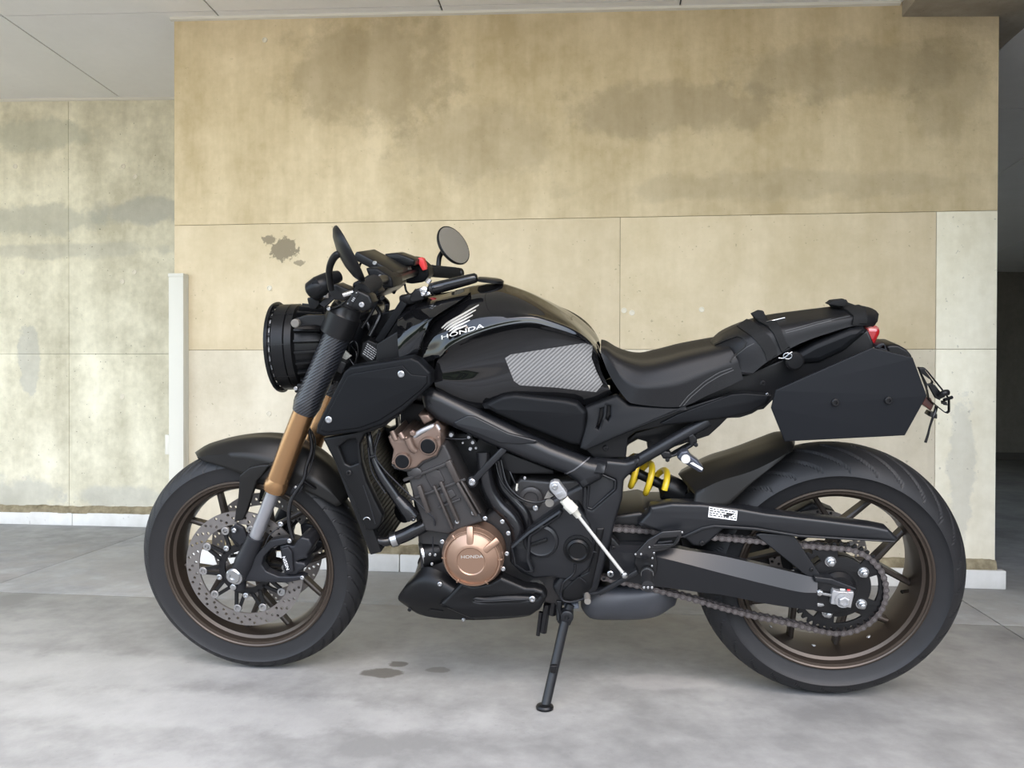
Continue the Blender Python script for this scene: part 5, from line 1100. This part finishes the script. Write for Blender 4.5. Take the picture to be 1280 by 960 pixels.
# belly pan
bp_ = patch('belly_pan', [
    [(512, 735, 0), (530, 718, 0), (548, 716, 0), (577, 722, 0), (602, 722, 0), (628, 715, 0), (656, 718, 0), (668, 717, 0), (680, 722, 0)],
    [(514, 722, -.10), (529, 709, -.12), (546, 712, -.13), (577, 727, -.135), (602, 733, -.135), (627, 721, -.135), (656, 734, -.14), (668, 735, -.14), (680, 739, -.14)],
    [(506, 733, -.12), (520, 729, -.14), (545, 730, -.155), (575, 739, -.162), (605, 745, -.165), (632, 743, -.165), (656, 745, -.165), (670, 745, -.163), (683, 744, -.155)],
    [(497.5, 748, -.11), (512, 751, -.13), (540, 750, -.152), (573, 751, -.165), (605, 755, -.17), (632, 755, -.17), (656, 756, -.168), (668, 755, -.165), (680, 750, -.155)],
    [(508, 758, -.10), (524, 768, -.11), (550, 773, -.12), (586, 775, -.125), (610, 774.5, -.125), (636, 773, -.125), (660, 770, -.125), (668, 766, -.125), (677, 757, -.125)],
    [(510, 745, 0), (525, 750, 0), (550, 753, 0), (586, 754, 0), (610, 753, 0), (636, 751, 0), (660, 749, 0), (670, 745, 0), (678, 738, 0)]],
    M_pan if False else M_plas2, bike, 36, 5, True, 0, sharp=(1, 4), caps=True, label='black belly pan')
SLOT = K(480, 650, 6.856, [(772, 690), (800, 674), (1090, 658), (1290, 646), (1332, 654), (1308, 676), (1090, 688), (830, 701)])
ps = plate('pan_side', [(548, 757), (560, 746), (577, 728), (590, 732.5), (612, 729), (626, 721.5), (656, 734.5), (668, 735), (679, 738.5), (684, 747), (675, 763), (662, 771), (625, 773), (588, 774.5), (568, 766)], -.172, .04, M_plas2, bp_, .009, r=2, holes=[fil(SLOT, .8)])
plate('slot_back', [(590, 752), (592, 746), (676, 742), (676, 749), (600, 755)], -.1655, .004, M_plas, ps, 0)
tube('slot_lip', [(u, v, -.172) for u, v in K(480, 650, 6.856, [(775, 694), (830, 700), (1090, 687), (1310, 676)])], .0015, M_arm, ps, 8, smooth=False)
bb = bvh_of(bp_, ps)
skin('pan_slot', K(480, 650, 6.856, [(385, 770), (400, 760), (510, 778), (500, 786)]), bb, M_blk, bp_, .002, 3)
for u, v, r in ((550, 730, 3.0), (579.5, 774.5, 2.2)): bolt(u, v, -.158 if v < 740 else -.128, r, M_steel, bp_)
bolt(665.5, 748.5, -.173, 4.0, M_steel, bp_); bolt(512, 762, -.11, 2.4, M_blk, bp_)
lathe('pan_bush', [(-.045, .022), (-.002, .022), (0, .019)], B(668, 745, -.155), NEAR, M_tan, bike, 30)
for u0, v0, u1, v1, r in ((684, 755, 679, 790, 4.6), (676, 765, 672.5, 794, 2.6), (692, 752, 690, 768, 5)): tube('drain_pipe', [(u0, v0, -.10), (u1, v1, -.10)], PX(680, 770, -.1) * r, M_hose, bike, 14)
# silencer under the gearbox
mf = patch('silencer', [
    [(726, 752, 0), (740, 728, .02), (790, 722, .02), (830, 722, .02), (848, 735, 0)],
    [(726, 752, -.06), (740, 737, -.085), (790, 733, -.09), (830, 733, -.085), (848, 742, -.05)],
    [(727, 760, -.085), (742, 758, -.115), (790, 754, -.12), (825, 749, -.11), (847, 747, -.065)],
    [(735, 770, -.07), (745, 774.5, -.08), (790, 775, -.085), (820, 771, -.075), (843, 757, -.05)],
    [(737, 755, 0), (748, 756, .02), (790, 757, .02), (820, 752, .02), (843, 742, 0)]], mat('silencer_black', (.035, .037, .043), .5, var=.3, vscale=25), bike, 26, 6, True, 0, caps=True, a=60, label='black underslung silencer')
# ------------------------------------------------------------------ gear linkage, pegs, side stand
rod = tube('shift_rod', [(716, 636, -.180), (780, 718, -.180)], .0042, M_cream if False else mat('bright_rod', (.62, .61, .57), .3, metal=.6), bike, 12)
sj = plate('rod_joint', K(600, 590, 8, [(690, 150), (700, 110), (740, 92), (785, 98), (870, 215), (870, 250), (800, 285), (775, 270), (700, 185)]), -.192, .022, M_grey, rod, .003, r=1.5)
bolt(693.5, 608.5, -.193, 3.6, M_steel, sj); plate('joint_slot', K(600, 590, 8, [(755, 220), (820, 195), (845, 230), (785, 260)]), -.1925, .003, M_steel, rod, .0006, r=.5)
tube('rod_ferrule', K(600, 590, 8, [(835, 270, -.182), (870, 310, -.182), (875, 318, -.182), (940, 385, -.182), (945, 392, -.182), (985, 445, -.180)]), [.011, .011, .013, .0125, .0085, .007], M_cream, rod, 18, smooth=False)
plate('rod_arm', K(600, 590, 8, [(640, 270), (680, 190), (740, 240), (690, 265)]), -.172, .008, M_tan, rod, .001); lathe('rod_washer', [(0, .010), (.004, .010)], B(687, 628, -.165), NEAR, M_tan, rod, 18)
lathe('rod_end', [(-.004, .007), (.004, .0085), (.01, .007), (.012, .004)], B(779.5, 717.5, -.176), NEAR + rtB * .3, M_steel, rod, 14)
bar('shift_lever', (729, 744, -.165), (752, 740, -.168), .008, .008, M_frame, bike, .002)
sl = bar('shift_lever', (748, 742, -.168), (797, 714, -.165), PX(770, 728, -.165) * 6.5, .010, M_frame, bike, .003)
tube('toe_peg', [(734, 744, -.165), (734.5, 752, -.20)], .0075, M_tan, sl, 14)
hp = plate('heel_guard', K(740, 620, 8, [(420, 590), (560, 440), (700, 358), (890, 345), (910, 365), (870, 460), (835, 495), (720, 545), (640, 560), (600, 610), (520, 640), (440, 620)]), -.162, .008, mat('gloss_black_metal', (.008, .008, .009), .16), bike, .002, r=1, holes=[K(740, 620, 8, [(625, 490), (680, 425), (850, 412), (815, 478)])])
plate('heel_bar', K(740, 620, 8, [(660, 460), (800, 448), (805, 462), (650, 480)]), -.158, .005, M_castb, hp, .001)
tube('heel_edge', K(740, 620, 8, [(580, 515, -.1635), (700, 505, -.1635), (815, 485, -.1635), (862, 400, -.1635)]), .0014, M_blk, hp, 8)
for u, v in K(740, 620, 8, [(435, 583), (490, 582), (620, 570), (605, 622), (575, 512), (902, 362), (600, 700)]): bolt(u, v, -.165, 1.3, M_steel, hp)
plate('peg_bracket', K(740, 620, 8, [(440, 600), (640, 580), (660, 680), (640, 790), (560, 840), (470, 790), (420, 680)]), -.155, .03, M_blk, bike, .004, r=2)
pg_ = tube('foot_peg', [B(809, 717, -.165), B(810, 733, -.235)], .0135, M_rub, bike, 20)
lathe('peg_ring', [(-.004, .0145), (.004, .0145)], B(809, 717, -.166), (B(810, 733, -.235) - B(809, 717, -.165)), M_steel, pg_, 24)
for u in (805, 810, 815): bolt(u, 734.5, -.238, 1.6, M_steel, pg_)
plate('bracket_arm', K(740, 620, 8, [(180, 400), (230, 440), (330, 560), (430, 640), (440, 750), (220, 740), (160, 600)]), -.132, .03, M_blk, bike, .005, r=2)
foot = RLi @ G(681, 886.5, .0); top = B(708, 768, -.125)
sst = tube('side_stand', [B(713, 755, -.12), top, foot.lerp(top, .04)], [.0105, .0115, .0112], M_frame, bike, 20, smooth=False, label='black side stand')
fn = RLi @ Vector((0, 0, 1))
lathe('stand_foot', [(.001, .020), (.006, .021), (.010, .019), (.013, .012)], foot, fn, M_blk, sst, 24)
lathe('stand_pivot', [(-.014, .015), (.010, .015), (.012, .012), (.012, .006), (.008, .005)], B(709, 769, -.132), NEAR, M_frame, sst, 24)
plate('stand_bracket', K(620, 690, 8, [(600, 490), (665, 490), (655, 590), (720, 580), (770, 600), (775, 660), (740, 740), (640, 735), (610, 700), (625, 640)]), -.115, .02, M_frame, bike, .003, r=1)
plate('stand_switch', K(620, 690, 8, [(680, 535), (820, 520), (830, 570), (690, 585)]), -.12, .02, mat('switch_grey', (.10, .11, .13), .4), bike, .003, r=1)
tube('stand_spring', [(697, 752, -.10), (698.5, 775, -.115)], .006, M_frame, bike, 10)
plate('spring_eye', K(640, 660, 4, [(190, 690), (225, 690), (220, 730), (190, 725)]), -.165 if False else B(691, 835, 0).y - .0 - .205, .01, M_blk, sst, .002)
